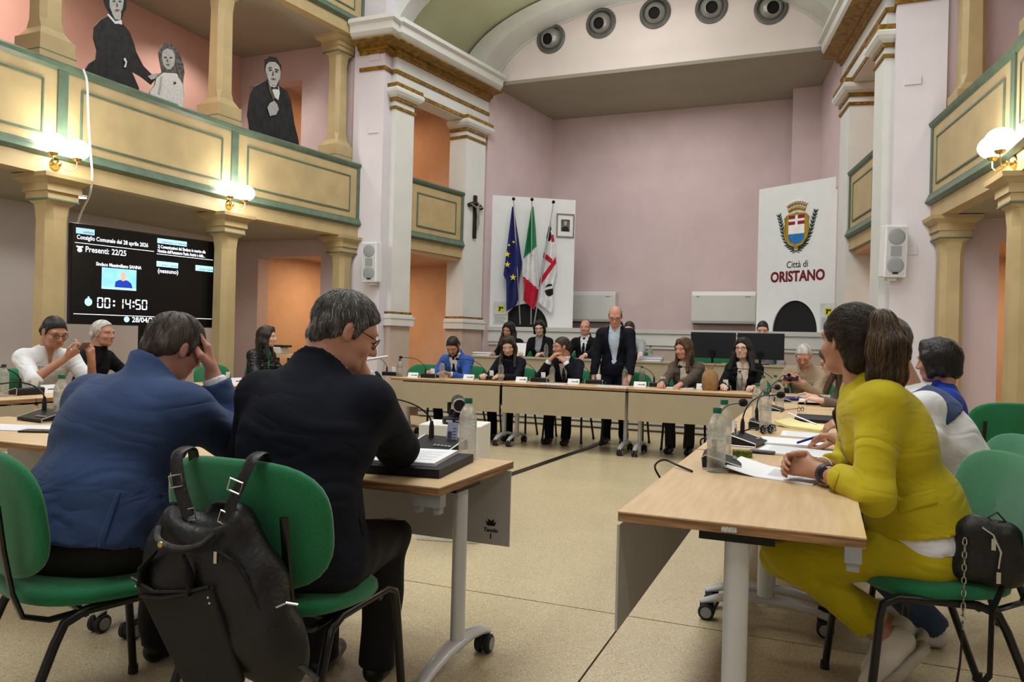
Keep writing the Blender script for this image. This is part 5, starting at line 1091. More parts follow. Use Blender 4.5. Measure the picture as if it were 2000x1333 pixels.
# city crest and lettering on the right panel
CG = mat('crest_gold', (176, 140, 40), .5, var=.15, scale=40); CR = mat('crest_red', (140, 24, 48), .5); CB = mat('crest_blue', (36, 116, 190), .5, var=.1, scale=20); CW = mat('crest_white', (238, 238, 236), .5); CGR = mat('crest_green', (28, 62, 54), .6); CK = mat('crest_line', (60, 46, 16), .6); CRT = mat('letter_maroon', (110, 18, 34), .5); CBK = mat('letter_black', (24, 24, 26), .5)
cr = thing('city_crest', 'painted city crest with gold crown, red and blue shield and green branches', 'crest')
C = MR @ Matrix.Translation((.735, 1.70, .001))
sh = [(-.19, .2), (-.15, .24), (-.05, .25), (0, .27), (.05, .25), (.15, .24), (.19, .2), (.2, .12), (.215, .0), (.2, -.14), (.14, -.25), (.04, -.31), (0, -.34), (-.04, -.31), (-.14, -.25), (-.2, -.14), (-.215, 0), (-.2, .12)]
flat(cr, 'shield_frame', sh, 0, .012, CG, C)
for q in (-1, 1): MB(C).tube([(q*.17, .22, .012), (q*.215, .17, .014), (q*.2, .08, .014), (q*.225, -.02, .014), (q*.2, -.15, .014), (q*.12, -.26, .014), (q*.02, -.3, .012)], .013, 6).build('scroll', CG, cr, smooth=True)
inn = lambda y0, y1: [(-.145 if y0 > -.1 else -.145+(-.1-y0)*.6, y0), (.145 if y0 > -.1 else .145-(-.1-y0)*.6, y0), (.145 if y1 > -.1 else .145, y1), (-.145, y1)]
flat(cr, 'red_field', inn(.06, .215), .012, .002, CR, C); flat(cr, 'white_field', inn(-.09, .06), .012, .002, CW, C); flat(cr, 'blue_field', [(-.145, -.09), (-.14, -.17), (-.09, -.23), (0, -.26), (.09, -.23), (.14, -.17), (.145, -.09)], .012, .002, CB, C)
MB(C).box(-.022, .022, .06, .215, .0142, .0155).build('cross_upright', CW, cr); MB(C).box(-.145, .145, .115, .155, .0142, .0152).build('cross_bar', CW, cr)
MB(C).tube([(-.15, .29, .01), (-.07, .325, .012), (0, .335, .012), (.07, .325, .012), (.15, .29, .01)], .024, 8).build('crown_band', CG, cr, smooth=True)
MB(C).tube([(-.17, .36, .01), (-.08, .40, .012), (0, .41, .012), (.08, .40, .012), (.17, .36, .01)], .012, 8).build('crown_rim', CG, cr, smooth=True)
for k in range(9):
    x = -.18+.045*k; y = .44-.05*(x/.18)**2; MB(C).tube([(x*.86, y-.08, .012), (x, y, .012)], .005, 5).build('crown_spike', CG, cr); MB(C).ell((x, y+.008, .014), (.02, .02, .01), 8, 6).build('crown_pearl', CW, cr, smooth='all')
for q in (-1, 1):
    stem = [(q*-.06, -.40, .006), (q*.05, -.35, .006), (q*.17, -.25, .006), (q*.25, -.08, .006), (q*.29, .1, .006), (q*.34, .27, .006)]
    br = MB(C).tube(stem, .006, 5).build('branch', CGR, cr)
    for k in range(13):
        u = .8+k*.32; i = min(4, int(u)); p = Vector(stem[i]).lerp(Vector(stem[min(i+1, 5)]), u-i); d = (Vector(stem[min(i+1, 5)])-Vector(stem[i])).normalized()
        for s_ in (-1, 1):
            e = p+d*.075+Vector((-d.y, d.x, 0))*s_*.045; MB(C).tube([p, p.lerp(e, .5), e], [.004, .013, .001], 4).build('leaf', CGR, br)
sg_ = thing('city_lettering', 'black and maroon lettering of the city name under the crest', 'lettering')
text_mesh('Città di', .155, .001, m=CBK, parent=sg_, name='black_letters', M=MR @ Matrix.Translation((.76, 1.06, .002)), sx=.85)
text_mesh('ORISTANO', .235, .009, m=CRT, parent=sg_, name='maroon_letters', M=MR @ Matrix.Translation((.76, .84, .002)), sx=.84)
# notices
def notice(M, u, v, label):
    t = thing('surveillance_notice', label, 'notice', group='video surveillance notices')
    MB(M).box(u-.14, u+.14, v, v+.43, .002, .006).build('clear_sheet', mat('notice_sheet', (206, 210, 208), .3), t)
    MB(M).box(u-.06, u+.06, v+.24, v+.36, .006, .008).build('yellow_square', mat('notice_yellow', (214, 208, 40), .5), t)
    MB(M).prism([(u-.05, v+.34), (u+.05, v+.33), (u+.04, v+.3), (u, v+.31), (u-.01, v+.26), (u-.04, v+.26), (u-.03, v+.31)], .008, .0095).build('camera_symbol', CBK, t)
    for k in range(7): MB(M).box(u-.11, u+.11-.03*(k % 3), v+.03+.026*k, v+.036+.026*k, .006, .007).build('text_line', PHOTO, t)
notice(ML, .22, .03, 'notice with yellow camera square on the flag panel'); notice(MR, 1.33, .03, 'notice with yellow camera square on the crest panel')
# framed portrait
p0 = ML.inverted() @ at(1100, 438, y=13.6)
t = thing('framed_portrait', 'small framed portrait of a man in a dark suit on the flag panel', 'picture')
M = ML @ Matrix.Translation((LL-.19, 1.93, 0))
mb = MB(M); 
for a in ((-.17, .17, .2, .22), (-.17, .17, -.22, -.2), (-.17, -.15, -.2, .2), (.15, .17, -.2, .2)): mb.box(*a, .0, .025)
mb.build('frame', mat('frame_grey', (130, 130, 132), .35, metal=.4), t); MB(M).box(-.15, .15, -.2, .2, .004, .01).build('mount', mat('mount_white', (226, 226, 220), .6), t)
MB(M).box(-.085, .085, -.11, .115, .01, .012).build('photo_ground', mat('photo_ground', (96, 112, 128), .4, rgb2=(70, 60, 50), scale=9), t)
MB(M).prism([(-.07, -.11), (-.06, -.04), (-.02, -.015), (.02, -.015), (.06, -.04), (.075, -.11)], .012, .014).build('photo_suit', CBK, t)
MB(M).ell((0, .035, .013), (.03, .042, .002), 12, 8).build('photo_face', SKIN['d'], t); MB(M).ell((0, .062, .0145), (.031, .02, .002), 12, 8).build('photo_hair', HAIR['white'], t)
# flags
def pm(px, py, off): # point on the flag panel's plane, off metres before it
    d = _Ri @ Vector(((px-1000)/1500, (666.5-py)/1500, -1)); c = Vector((0, 0, 1.21)); n = (ML.to_3x3() @ Vector((0, 0, 1))); o = ML @ Vector((0, 0, off)); return c+d*((o-c).dot(n)/d.dot(n))
POLE = mat('flag_pole', (196, 196, 196), .3, metal=.7)
def flag(label, pole_top, pole_bot, left, right, mats, colour, fold=.05, nf=3., seed=0., nu=22, nv=34):
    t = thing('flag', label, 'flag', group='flags in the apse')
    a = pm(*pole_bot, .1); b = pm(*pole_top, .22); a.z = max(a.z, 1.5); MB().tube([a, b], .011, 8).build('pole', POLE, t, smooth=True); MB().ell(b+Vector((0, 0, .02)), (.032, .032, .032), 12, 8).build('finial', DARKM, t, smooth='all')
    def interp(pl, v):
        Ls = [0.]; 
        for k in range(1, len(pl)): Ls.append(Ls[-1]+math.dist(pl[k-1], pl[k]))
        s = v*Ls[-1]
        for k in range(1, len(pl)):
            if s <= Ls[k] or k == len(pl)-1:
                f = (s-Ls[k-1])/max(1e-6, Ls[k]-Ls[k-1]); return (pl[k-1][0]+(pl[k][0]-pl[k-1][0])*f, pl[k-1][1]+(pl[k][1]-pl[k-1][1])*f)
    mb = MB(); vs = []; pxs = []; ground = ML
    for j in range(nv+1):
        v = j/nv; l = interp(left, v); r = interp(right, v)
        for i in range(nu+1):
            u = i/nu; x = l[0]+(r[0]-l[0])*u; y = l[1]+(r[1]-l[1])*u
            off = .15+fold*min(1, v*2.5)*math.sin(nf*math.pi*u+seed+1.2*v)-.02*v; vs.append(pm(x, y, off)); pxs.append((x, y))
    for j in range(nv):
        for i in range(nu):
            q = [j*(nu+1)+i, j*(nu+1)+i+1, (j+1)*(nu+1)+i+1, (j+1)*(nu+1)+i]; cx = sum(pxs[k][0] for k in q)/4; cy = sum(pxs[k][1] for k in q)/4
            mb.f.append(q); mb.mi.append(colour(cx, cy))
    mb.v = vs; mb.build('cloth', mats, t, smooth='all'); return t
side_ = lambda x, y, a, b: (b[0]-a[0])*(y-a[1])-(b[1]-a[1])*(x-a[0])
FB = cloth('flag_blue', (34, 40, 108), .6); FG = cloth('flag_green', (10, 124, 76), .6); FW = cloth('flag_white', (222, 222, 224), .6); FR = cloth('flag_red', (190, 26, 52), .6); FY = mat('flag_star_yellow', (226, 208, 60), .6)
eu = flag('dark blue flag with yellow stars, leftmost of the three', (1003, 391), (1016, 634), [(1000, 404), (992, 470), (983, 539), (989, 548), (989, 608)], [(1003, 404), (1012, 460), (1020, 516), (1014, 545), (1013, 585), (1006, 600)], [FB], lambda x, y: 0, .06, 3.5)
for (x, y, r) in ((990.5, 497, .06), (991, 517, .06), (1002, 542, .065), (1003, 473, .03), (994, 479, .03)):
    p = pm(x, y, .225); xd = (ML.to_3x3() @ Vector((1, 0, 0))); MB(frame_M(p, xd)).prism([((r if k % 2 == 0 else r*.4)*math.sin(math.pi*k/5), (r if k % 2 == 0 else r*.4)*math.cos(math.pi*k/5)) for k in range(10)], 0, .004).build('star', FY, eu)
flag('green, white and red flag, middle of the three', (1039, 392), (1037, 634), [(1038, 404), (1030, 455), (1022, 508), (1020, 535), (1024, 560), (1022, 587)], [(1042, 404), (1046, 445), (1048, 485), (1050, 520), (1053, 565), (1044, 606)], [FG, FW, FR], lambda x, y: 0 if side_(x, y, (1023, 505), (1048, 482)) < 0 else (1 if side_(x, y, (1019, 537), (1050, 564)) < 0 else 2), .05, 3., 1., nu=40, nv=70)
def sard(x, y):
    if abs(side_(x, y, (1052, 556), (1079, 518)))/46 < 4.2 and y > 500: return 1
    if abs(side_(x, y, (1061, 498), (1079, 512)))/23 < 4.5 and x < 1079: return 1
    if x > 1076.5 and 459 < y < 473: return 1
    if (x-1072)**2/26+(y-461)**2/120 < 1 or (x-1073)**2/16+(y-447)**2/30 < 1: return 2
    if (x-1073)**2/80+(y-567)**2/150 < 1 and not (560 < y+.25*(x-1073) < 565): return 2
    return 0
flag('white flag with red cross and dark heads, rightmost of the three', (1081, 397), (1043, 634), [(1073, 436), (1066, 470), (1061, 500), (1052, 560), (1050, 590)], [(1078, 436), (1084, 480), (1087, 527), (1080, 560), (1081, 596), (1077, 612)], [FW, FR, CBK], sard, .04, 3., 2., nu=64, nv=100)
# ---------------------------------------------------------------- crucifix on the pilaster
cx = thing('crucifix', 'dark wooden crucifix with grey figure hung on the pilaster', 'crucifix')
d = Vector((WEND[0]-JAMB[0], WEND[1]-JAMB[1], 0)).normalized(); M = frame_M((wallx(12.33)+.025, 12.33, 3.03), d)
WDK = mat('dark_walnut', (30, 22, 18), .5)
MB(M).box(-.04, .04, 0, .76, 0, .035).build('upright', WDK, cx, bevel=.004); MB(M).tube([(-.2, .56, .02), (-.1, .6, .03), (0, .62, .03), (.1, .6, .03), (.2, .56, .02)], .036, 8, flat=1.).build('cross_beam', WDK, cx, smooth=True)
f = Solid(); P = lambda x, y, z: M @ Vector((x, y, z))
f.cap(P(-.17, .58, .06), P(-.04, .54, .07), .012, .016, .01).cap(P(.17, .58, .06), P(.04, .54, .07), .012, .016, .01).cap(P(0, .54, .07), P(.02, .4, .075), .032, .026, .02).cap(P(.02, .4, .075), P(.03, .28, .08), .022, .016, .01).cap(P(.03, .28, .08), P(.02, .15, .06), .016, .011, .01).ell(P(.02, .59, .09), (.026, .026, .03), k=.008)
skin_obj('figure', [f.mesh(.006)], mat('pewter', (150, 148, 140), .45, metal=.4), cx)
# ---------------------------------------------------------------- nozzles in the lunette
for k, (x, z) in enumerate(((-4.579, 6.60), (-3.67, 6.755), (-2.733, 6.80), (-1.81, 6.765), (-.879, 6.63))):
    t = thing('air_nozzle', 'round metal air nozzle in the lunette, ' + ('leftmost', 'second from the left', 'in the middle', 'second from the right', 'rightmost')[k], 'air vent', group='air nozzles in the lunette')
    M = Matrix.Translation((x, 12.8, z)) @ Matrix.Rotation(R(90), 4, 'X')
    AL = mat('brushed_alloy', (168, 168, 166), .35, metal=.75); ALD = mat('dark_alloy', (110, 112, 112), .4, metal=.5)
    MB(M).lathe([(.205, .0), (.265, .0), (.262, .02), (.235, .035), (.21, .03)], n=32, caps=False).build('flange', ALD, t, smooth=True)
    MB(M).lathe([(.2, .03), (.185, .012), (.18, .0)], n=32, caps=False).build('seat_ring', AL, t, smooth=True)
    M2 = M @ Matrix.Translation((0, 0, -.04)) @ Matrix.Rotation(R(14), 4, 'X') @ Matrix.Rotation(R(-10+6*k), 4, 'Y')
    MB(M2).lathe([(.19, .03), (.175, .09), (.14, .14), (.1, .165), (.095, .16)], n=32, caps=False).build('eyeball', AL, t, smooth=True)
    MB(M2).lathe([(.097, .162), (.09, .125), (.0, .12)], n=24, caps=False).build('throat', mat('nozzle_black', (10, 10, 11), .7), t, smooth=True)
# ---------------------------------------------------------------- loudspeakers
def speaker(x, y, z, yaw, tilt, label):
    t = thing('loudspeaker', label, 'loudspeaker', group='white wall loudspeakers')
    M = Matrix.Translation((x, y, z)) @ Matrix.Rotation(yaw, 4, 'Z') @ Matrix.Rotation(tilt, 4, 'X')
    SW = mat('speaker_white', (226, 228, 230), .4, var=.01); GRL = mat('grille_grey', (168, 172, 176), .5, scale=500, rgb2=(120, 124, 128))
    MB(M).box(-.125, .125, -.08, .1, -.3, .3).build('cabinet', SW, t, bevel=.012); MB(M).box(-.105, .105, -.084, -.079, -.275, .275).build('grille', mat('grille_pale', (200, 203, 206), .5, scale=500), t)
    for zz in (-.165, .165):
        MB(M @ Matrix.Translation((0, -.083, zz)) @ Matrix.Rotation(R(90), 4, 'X')).lathe([(.0, .006), (.06, .006), (.093, .003), (.097, 0)], n=28).build('woofer_grille', GRL, t, smooth=True)
    MB(M).box(-.06, .06, -.088, -.082, -.06, .06).build('tweeter_grille', GRL, t, bevel=.002); MB(M).box(-.03, .03, -.09, -.083, -.262, -.238).build('badge', CBK, t)
    MB(M).box(-.05, .05, .0, .13, -.34, -.3).build('bracket', SW, t)
speaker(-6.33, 9.93, 2.36, R(4), R(2), 'white loudspeaker on the left pier'); speaker(.74, 9.92, 2.38, R(16), R(4), 'white loudspeaker on the right pier, tilted')
# ---------------------------------------------------------------- air conditioners on the back wall
for x0, lb in ((-5.05, 'white air conditioner half hidden behind the flag panel'), (-2.36, 'white air conditioner beside the crest panel')):
    t = thing('air_conditioner', lb, 'air conditioner', group='air conditioners on the back wall')
    MB().prism([(15.19, 1.68), (15.0, 1.66), (14.97, 1.72), (14.965, 2.2), (14.99, 2.28), (15.19, 2.3)], x0, x0+1.2, ax='x').build('casing', mat('aircon_white', (206, 208, 204), .25, var=.01), t, bevel=.02)
    MB().box(x0+.05, x0+1.15, 14.99, 15.1, 1.645, 1.665).build('outlet_slot', CBK, t); MB().box(x0+.1, x0+.16, 14.96, 14.97, 2.17, 2.19).build('maker_mark', GREYP, t); MB().box(x0+1.0, x0+1.1, 14.96, 14.97, 2.17, 2.185).build('maker_mark', GREYP, t)
# ---------------------------------------------------------------- screen with the session board
tv = thing('screen', 'large black display on a stand showing the white session board', 'screen')
A = Vector((-7.59, 5.95, 1.30)); B = Vector((-7.26, 7.7, 1.31)); MT = frame_M(A, B-A); TW = (B-A).length; TH = 1.075
MB(MT).box(-.015, TW+.015, -.015, TH+.015, -.06, -.004).build('casing', BLACKP, tv, bevel=.005)
MB(MT).box(0, TW, 0, TH, -.004, 0).build('display', mat('screen_black', (7, 8, 11), .25, var=0.), tv)
MB().box(-7.50, -7.44, 6.76, 6.86, .03, 1.32).build('stand_pole', DARKM, tv); MB().box(-7.85, -7.15, 6.35, 7.25, 0, .03).build('stand_base', DARKM, tv)
SCW = mat('screen_glow_white', (236, 244, 255), .5, emit=1.0, var=0.); SCB = mat('screen_glow_cyan', (170, 222, 240), .5, emit=.9, var=0.); SCP = mat('screen_glow_sky', (120, 196, 232), .5, emit=.8, var=.3, scale=8, rgb2=(180, 220, 240)); SCS = mat('screen_glow_suit', (24, 56, 170), .5, emit=.7); SCF = mat('screen_glow_face', (232, 172, 150), .5, emit=.8)
U = lambda u: u*TW
VV = lambda v: (1-v)*TH
def stext(s_, u, v, sz, bold=.0, sx=1., m=SCW): text_mesh(s_, sz, bold, 'LEFT', 'screen_text', m, tv, MT @ Matrix.Translation((U(u), VV(v), .0022)), sx, .0003)
def sbox(u0, u1, v0, v1, m=SCW, z=.0008, nm='screen_box'): return MB(MT).box(U(u0), U(u1), VV(v1), VV(v0), z, z+.0008).build(nm, m, tv)
sbox(.02, .134, .03, .09, SCB); sbox(.557, .778, .03, .085, SCB); sbox(.555, .715, .285, .345, SCB); sbox(.85, .992, .285, .35, SCB)
BLT = mat('screen_dim_ink', (40, 96, 116), .6)
stext('seduta', .065, .078, .042, m=BLT); stext('argomento in trattazione', .59, .074, .036, m=BLT); stext('iscritti a parlare', .59, .334, .036, m=BLT); stext('tempo residuo', .88, .336, .036, m=BLT)
stext('Consiglio Comunale del 28 aprile 2026', .025, .145, .066, .001, .80); stext('2) Comunicazioni del Sindaco in merito alla', .56, .138, .054, .001, .69); stext("Nomina dell'Assessore Paolo Angioi e della...", .56, .187, .054, .001, .66)
stext('Presenti:', .078, .268, .09, .001, .86); stext('22/25', .245, .268, .09, .001, .86); stext('Sindaco Massimiliano SANNA', .147, .397, .054, .001, .82); stext('(nessuno)', .563, .412, .07, .001)
stext('28/04/2026', .39, .975, .085, .001)
sbox(.015, .535, .181, .187); sbox(.555, .99, .203, .209); sbox(.015, .99, .906, .912)
for (u, v, r) in ((.045, .232, .022), (.03, .222, .012), (.06, .222, .012), (.045, .258, .028)): MB(MT).ell((U(u), VV(v), .001), (r, r*.8, .0008), 12, 6).build('people_icon', SCW, tv)
MB(MT).ell((U(.105), VV(.782), .001), (.042, .045, .0008), 18, 6).build('stopwatch_icon', SCB, tv); sbox(.1, .11, .725, .745, SCB); MB(MT).ell((U(.355), VV(.948), .001), (.034, .034, .0008), 16, 6).build('clock_icon', SCB, tv)
def seg7(ch, u0, v0, w, h):
    t_ = w*.2; on = {'0': 'abcdef', '1': 'bc', '4': 'fgbc', '5': 'afgcd', ':': ''}[ch]; x = U(u0); y = VV(v0)
    S_ = {'a': (x+t_*.6, x+w-t_*.6, y-t_, y), 'd': (x+t_*.6, x+w-t_*.6, y-h, y-h+t_), 'g': (x+t_*.6, x+w-t_*.6, y-h/2-t_/2, y-h/2+t_/2), 'f': (x, x+t_, y-h/2+.006, y-t_*.4), 'b': (x+w-t_, x+w, y-h/2+.006, y-t_*.4), 'e': (x, x+t_, y-h+t_*.4, y-h/2-.006), 'c': (x+w-t_, x+w, y-h+t_*.4, y-h/2-.006)}
    for k in on: MB(MT).box(*S_[k], .0008, .0016).build('digit_segment', SCW, tv)
    if ch == ':':
        for q in (.3, .7): MB(MT).box(x, x+.022, y-h*q-.011, y-h*q+.011, .0008, .0016).build('digit_dot', SCW, tv)
for ch, u in zip('00:14:50', (.16, .206, .262, .294, .343, .393, .412, .457)): seg7(ch, u, .728, .066, .118)
sbox(.185, .415, .41, .635, SCP, .0008, 'video_ground'); sbox(.185, .415, .612, .635, SCB, .0018, 'video_band')
MB(MT).prism([(U(.27), VV(.61)), (U(.275), VV(.55)), (U(.30), VV(.53)), (U(.355), VV(.53)), (U(.38), VV(.56)), (U(.39), VV(.61))], .0017, .0024).build('video_suit', SCS, tv); MB(MT).ell((U(.325), VV(.49), .0024), (.035, .055, .0008), 12, 6).build('video_face', SCF, tv)
# ---------------------------------------------------------------- printed cut-out figures on the left balcony
GB = mat('print_black', (34, 34, 37), .7, scale=12, rgb2=(18, 18, 20), var=.3); GF = mat('print_flesh_grey', (168, 164, 160), .7, var=.1, scale=20); GW = mat('print_white', (206, 204, 200), .7, var=.04, scale=40, rgb2=(186, 184, 182)); GH = mat('print_hair', (52, 48, 46), .7, scale=30, rgb2=(96, 92, 90)); GHK = mat('print_dark_hair', (30, 28, 28), .7)
def cut(label, layers, x, seed=0):
    t = thing('cutout_figure', label, 'cutout', group='printed figures on the balcony')
    k = 0
    for nm, m, pts in layers:
        P = [at(a/2.854, b/2.854, x=x) for a, b in pts]; mb = MB(); n = len(P); th = .012 if k == 0 else .0; o = .0012*k
        f = [Vector((p.x+o, p.y, p.z)) for p in P]; bk = [Vector((p.x-(.012 if k == 0 else 0)+(0 if k == 0 else o-.0012), p.y, p.z)) for p in P]
        mb.add(f+bk, [tuple(range(n)), tuple(range(2*n-1, n-1, -1))]+[(i, (i+1) % n, (i+1) % n+n, i+n) for i in range(n)]); mb.build(nm, m, t); k += 1
    return t
cut('black and white printed cutout of a woman in a black dress', [
    ('board', GB, [(470, 430), (475, 388), (497, 355), (535, 330), (541, 280), (522, 212), (526, 150), (560, 112), (600, 90), (606, 60), (590, 35), (578, -10), (590, -60), (640, -90), (690, -65), (707, -10), (705, 40), (690, 75), (678, 115), (690, 138), (724, 180), (746, 238), (760, 290), (800, 368), (850, 418), (885, 412), (893, 425), (870, 440), (842, 472), (790, 430), (735, 398), (775, 490), (775, 560)]),
    ('face', GF, [(612, 40), (605, -10), (620, -45), (650, -55), (680, -35), (690, 0), (684, 45), (668, 78), (650, 90), (628, 78)]), ('neck', GF, [(622, 70), (675, 70), (672, 112), (640, 108)]), ('hair', GHK, [(585, 35), (580, -10), (592, -58), (640, -85), (688, -62), (705, -5), (700, 60), (690, 0), (672, -32), (650, -45), (625, -35), (610, -5), (608, 60)]), ('collar', GW, [(594, 82), (604, 76), (640, 118), (676, 112), (680, 138), (655, 132), (640, 134)]), ('hand', GF, [(822, 425), (850, 412), (888, 408), (893, 424), (865, 438), (840, 445)]), ('eye', GHK, [(626, 5), (640, 2), (642, 8), (628, 10)]), ('eye', GHK, [(660, 4), (674, 6), (673, 12), (660, 10)]), ('mouth', GH, [(636, 55), (650, 52), (666, 56), (650, 61)]), ('nose', GH, [(650, 12), (655, 35), (646, 38)]), ('ornament', GW, [(684, 330), (694, 322), (704, 345), (698, 376), (686, 376), (696, 350)])], -7.16)
cut('black and white printed cutout of a girl with long curls in a pale dress', [
    ('board', GH, [(833, 560), (835, 512), (862, 478), (870, 432), (904, 402), (890, 335), (884, 290), (905, 248), (925, 235), (962, 250), (995, 290), (1020, 350), (1028, 400), (1020, 470), (1026, 540), (1008, 578), (1008, 640)]),
    ('dress', GW, [(833, 560), (836, 512), (862, 478), (872, 435), (910, 405), (985, 410), (1018, 470), (1024, 540), (1006, 640)]), ('face', GF, [(902, 320), (905, 285), (930, 270), (960, 280), (976, 310), (972, 360), (950, 388), (928, 385), (908, 360)]), ('curl', GH, [(975, 300), (1000, 300), (1022, 360), (1028, 410), (1015, 450), (992, 430), (985, 380), (975, 340)]), ('ruffle', GF, [(892, 430), (905, 425), (900, 480), (888, 530), (878, 520), (890, 470)]), ('eye', GHK, [(912, 318), (926, 315), (928, 322), (914, 324)]), ('eye', GHK, [(944, 318), (958, 320), (957, 326), (944, 324)]), ('mouth', GH, [(922, 360), (934, 357), (946, 361), (934, 366)]), ('nose', GH, [(930, 325), (935, 342), (926, 344)]), ('brooch', GHK, [(964, 458), (976, 456), (979, 466), (968, 470)])], -7.15)
cut('black and white printed cutout of a young man in a dark coat and bow tie', [
    ('board', GB, [(1395, 760), (1390, 690), (1380, 645), (1388, 575), (1400, 520), (1416, 484), (1488, 446), (1494, 430), (1478, 385), (1480, 330), (1500, 315), (1540, 322), (1566, 368), (1562, 430), (1552, 475), (1600, 508), (1622, 560), (1642, 690), (1664, 780), (1672, 860)]),
    ('face', GF, [(1479, 388), (1486, 355), (1512, 340), (1545, 350), (1565, 385), (1561, 436), (1540, 478), (1512, 474), (1495, 445)]), ('hair', GHK, [(1478, 380), (1480, 330), (1500, 314), (1540, 320), (1568, 368), (1566, 405), (1556, 366), (1535, 346), (1500, 344), (1484, 362)]), ('eye', GHK, [(1498, 388), (1514, 388), (1514, 395), (1500, 396)]), ('eye', GHK, [(1532, 394), (1548, 400), (1546, 406), (1532, 401)]), ('brow', GHK, [(1494, 378), (1514, 376), (1514, 381), (1496, 383)]), ('brow', GHK, [(1530, 382), (1552, 390), (1551, 395), (1531, 388)]), ('mouth', GH, [(1508, 438), (1522, 436), (1538, 442), (1522, 445)]), ('nose', GH, [(1520, 395), (1524, 420), (1513, 422)]), ('lapel', GH, [(1490, 450), (1512, 480), (1530, 545), (1520, 560), (1496, 500)]), ('shirt_front', GW, [(1490, 452), (1512, 478), (1550, 482), (1556, 520), (1548, 560), (1530, 545), (1510, 490)]), ('bow_tie', GHK, [(1508, 480), (1522, 488), (1545, 480), (1548, 500), (1524, 496), (1510, 502)]), ('hand', GF, [(1486, 600), (1500, 575), (1525, 562), (1540, 580), (1550, 610), (1535, 640), (1500, 648)])], -7.06)
# white cable hanging from the rail
P = [at(163, 136, x=-7.07), at(170, 160, x=-7.0), at(172, 210, x=-7.0), at(174, 262, x=-6.98), at(178, 310, x=-6.99), at(180, 345, x=-7.03), at(175, 380, x=-7.1), at(160, 412, x=-7.3), at(152, 434, x=-7.45)]
tag(MB().tube(sm(P), .011, 8).build('hanging_cable', mat('white_cable', (224, 226, 226), .5), smooth=True), 'white cable hanging from the balcony rail towards the screen', 'cable')
# ---------------------------------------------------------------- monitors, floor cable, plinth with camera
for k, (x0, lb) in enumerate(((-1.74, 'black monitor seen from behind, left of the pair on the dais'), (-1.1, 'black monitor seen from behind, right of the pair on the dais'))):
    t = thing('monitor', lb, 'monitor', group='monitors on the dais desk')
    MB().box(x0, x0+.62, 11.1, 11.14, 1.06, 1.425).build('casing', mat('monitor_shell', (20, 24, 32), .45), t, bevel=.006); MB().box(x0, x0+.62, 11.094, 11.1, 1.06, 1.155).build('lower_shell', BLACKP, t)
    MB().box(x0+.27, x0+.35, 11.07, 11.1, 1.12, 1.17).build('mount', DARKM, t); MB().box(x0+.285, x0+.335, 11.075, 11.095, 1.13, 1.145).build('maker_plate', SILV, t); MB().tube([(x0+.31, 11.08, .995), (x0+.31, 11.08, 1.14)], .018, 10).build('stand', DARKM, t); MB().box(x0+.19, x0+.43, 11.02, 11.2, .99, 1.0).build('stand_base', DARKM, t)
tag(MB().tube(sm([(-2.72, 4.6, .008), (-2.66, 5.6, .008), (-2.6, 6.6, .008), (-2.54, 7.8, .008), (-2.5, 8.6, .008), (-2.51, 9.3, .008)]), .035, 8, flat=.22).build('floor_cable', DARKM, smooth=True), 'black cable cover running across the terrazzo floor', 'cable')
t = thing('plinth', 'white box plinth carrying the conference camera', 'plinth', (-2.1, 4.3, 0), R(12)); MB().box(-.19, .19, -.16, .16, 0, .70).build('body', mat('plinth_white', (232, 230, 224), .5, var=.01), t, bevel=.006); MB().box(-.17, .17, -.14, .14, 0, .012).build('plinth_foot', GREYP, t)
t = thing('conference_camera', 'black pan and tilt conference camera on the white plinth', 'camera', (-2.08, 4.27, .70), R(8))
MB().lathe([(0, .0), (.075, .0), (.08, .008), (.08, .035), (.06, .045), (.035, .05), (0, .05)], n=24, sq=4).build('base', BLACKP, t, smooth=True)
MB().lathe([(0, .05), (.05, .05), (.03, .062), (.022, .09), (0, .09)], n=20).build('neck', BLACKP, t, smooth=True)
for q in (-1, 1): MB().box(q*.05-.006, q*.05+.006, -.02, .02, .06, .13).build('yoke_arm', BLACKP, t)
M = Matrix.Translation((0, .03, .125)) @ Matrix.Rotation(R(22), 4, 'Z') @ Matrix.Rotation(R(96), 4, 'X')
MB(M).lathe([(0, -.07), (.036, -.07), (.042, -.06), (.042, .07), (.04, .08), (0, .08)], n=24).build('barrel', BLACKP, t, smooth=True); MB(M).lathe([(.034, .078), (.043, .078), (.043, .09), (.036, .09)], n=24, caps=False).build('lens_ring', SILV, t, smooth=True); MB(M).lathe([(0, .082), (.036, .084)], n=24).build('lens', mat('lens_glass', (14, 16, 30), .08), t)
MB().box(-.04, .0, -.083, -.079, .014, .028).build('port_label', SILV, t); MB().box(.02, .05, -.083, -.079, .022, .027).build('port_label', SILV, t)
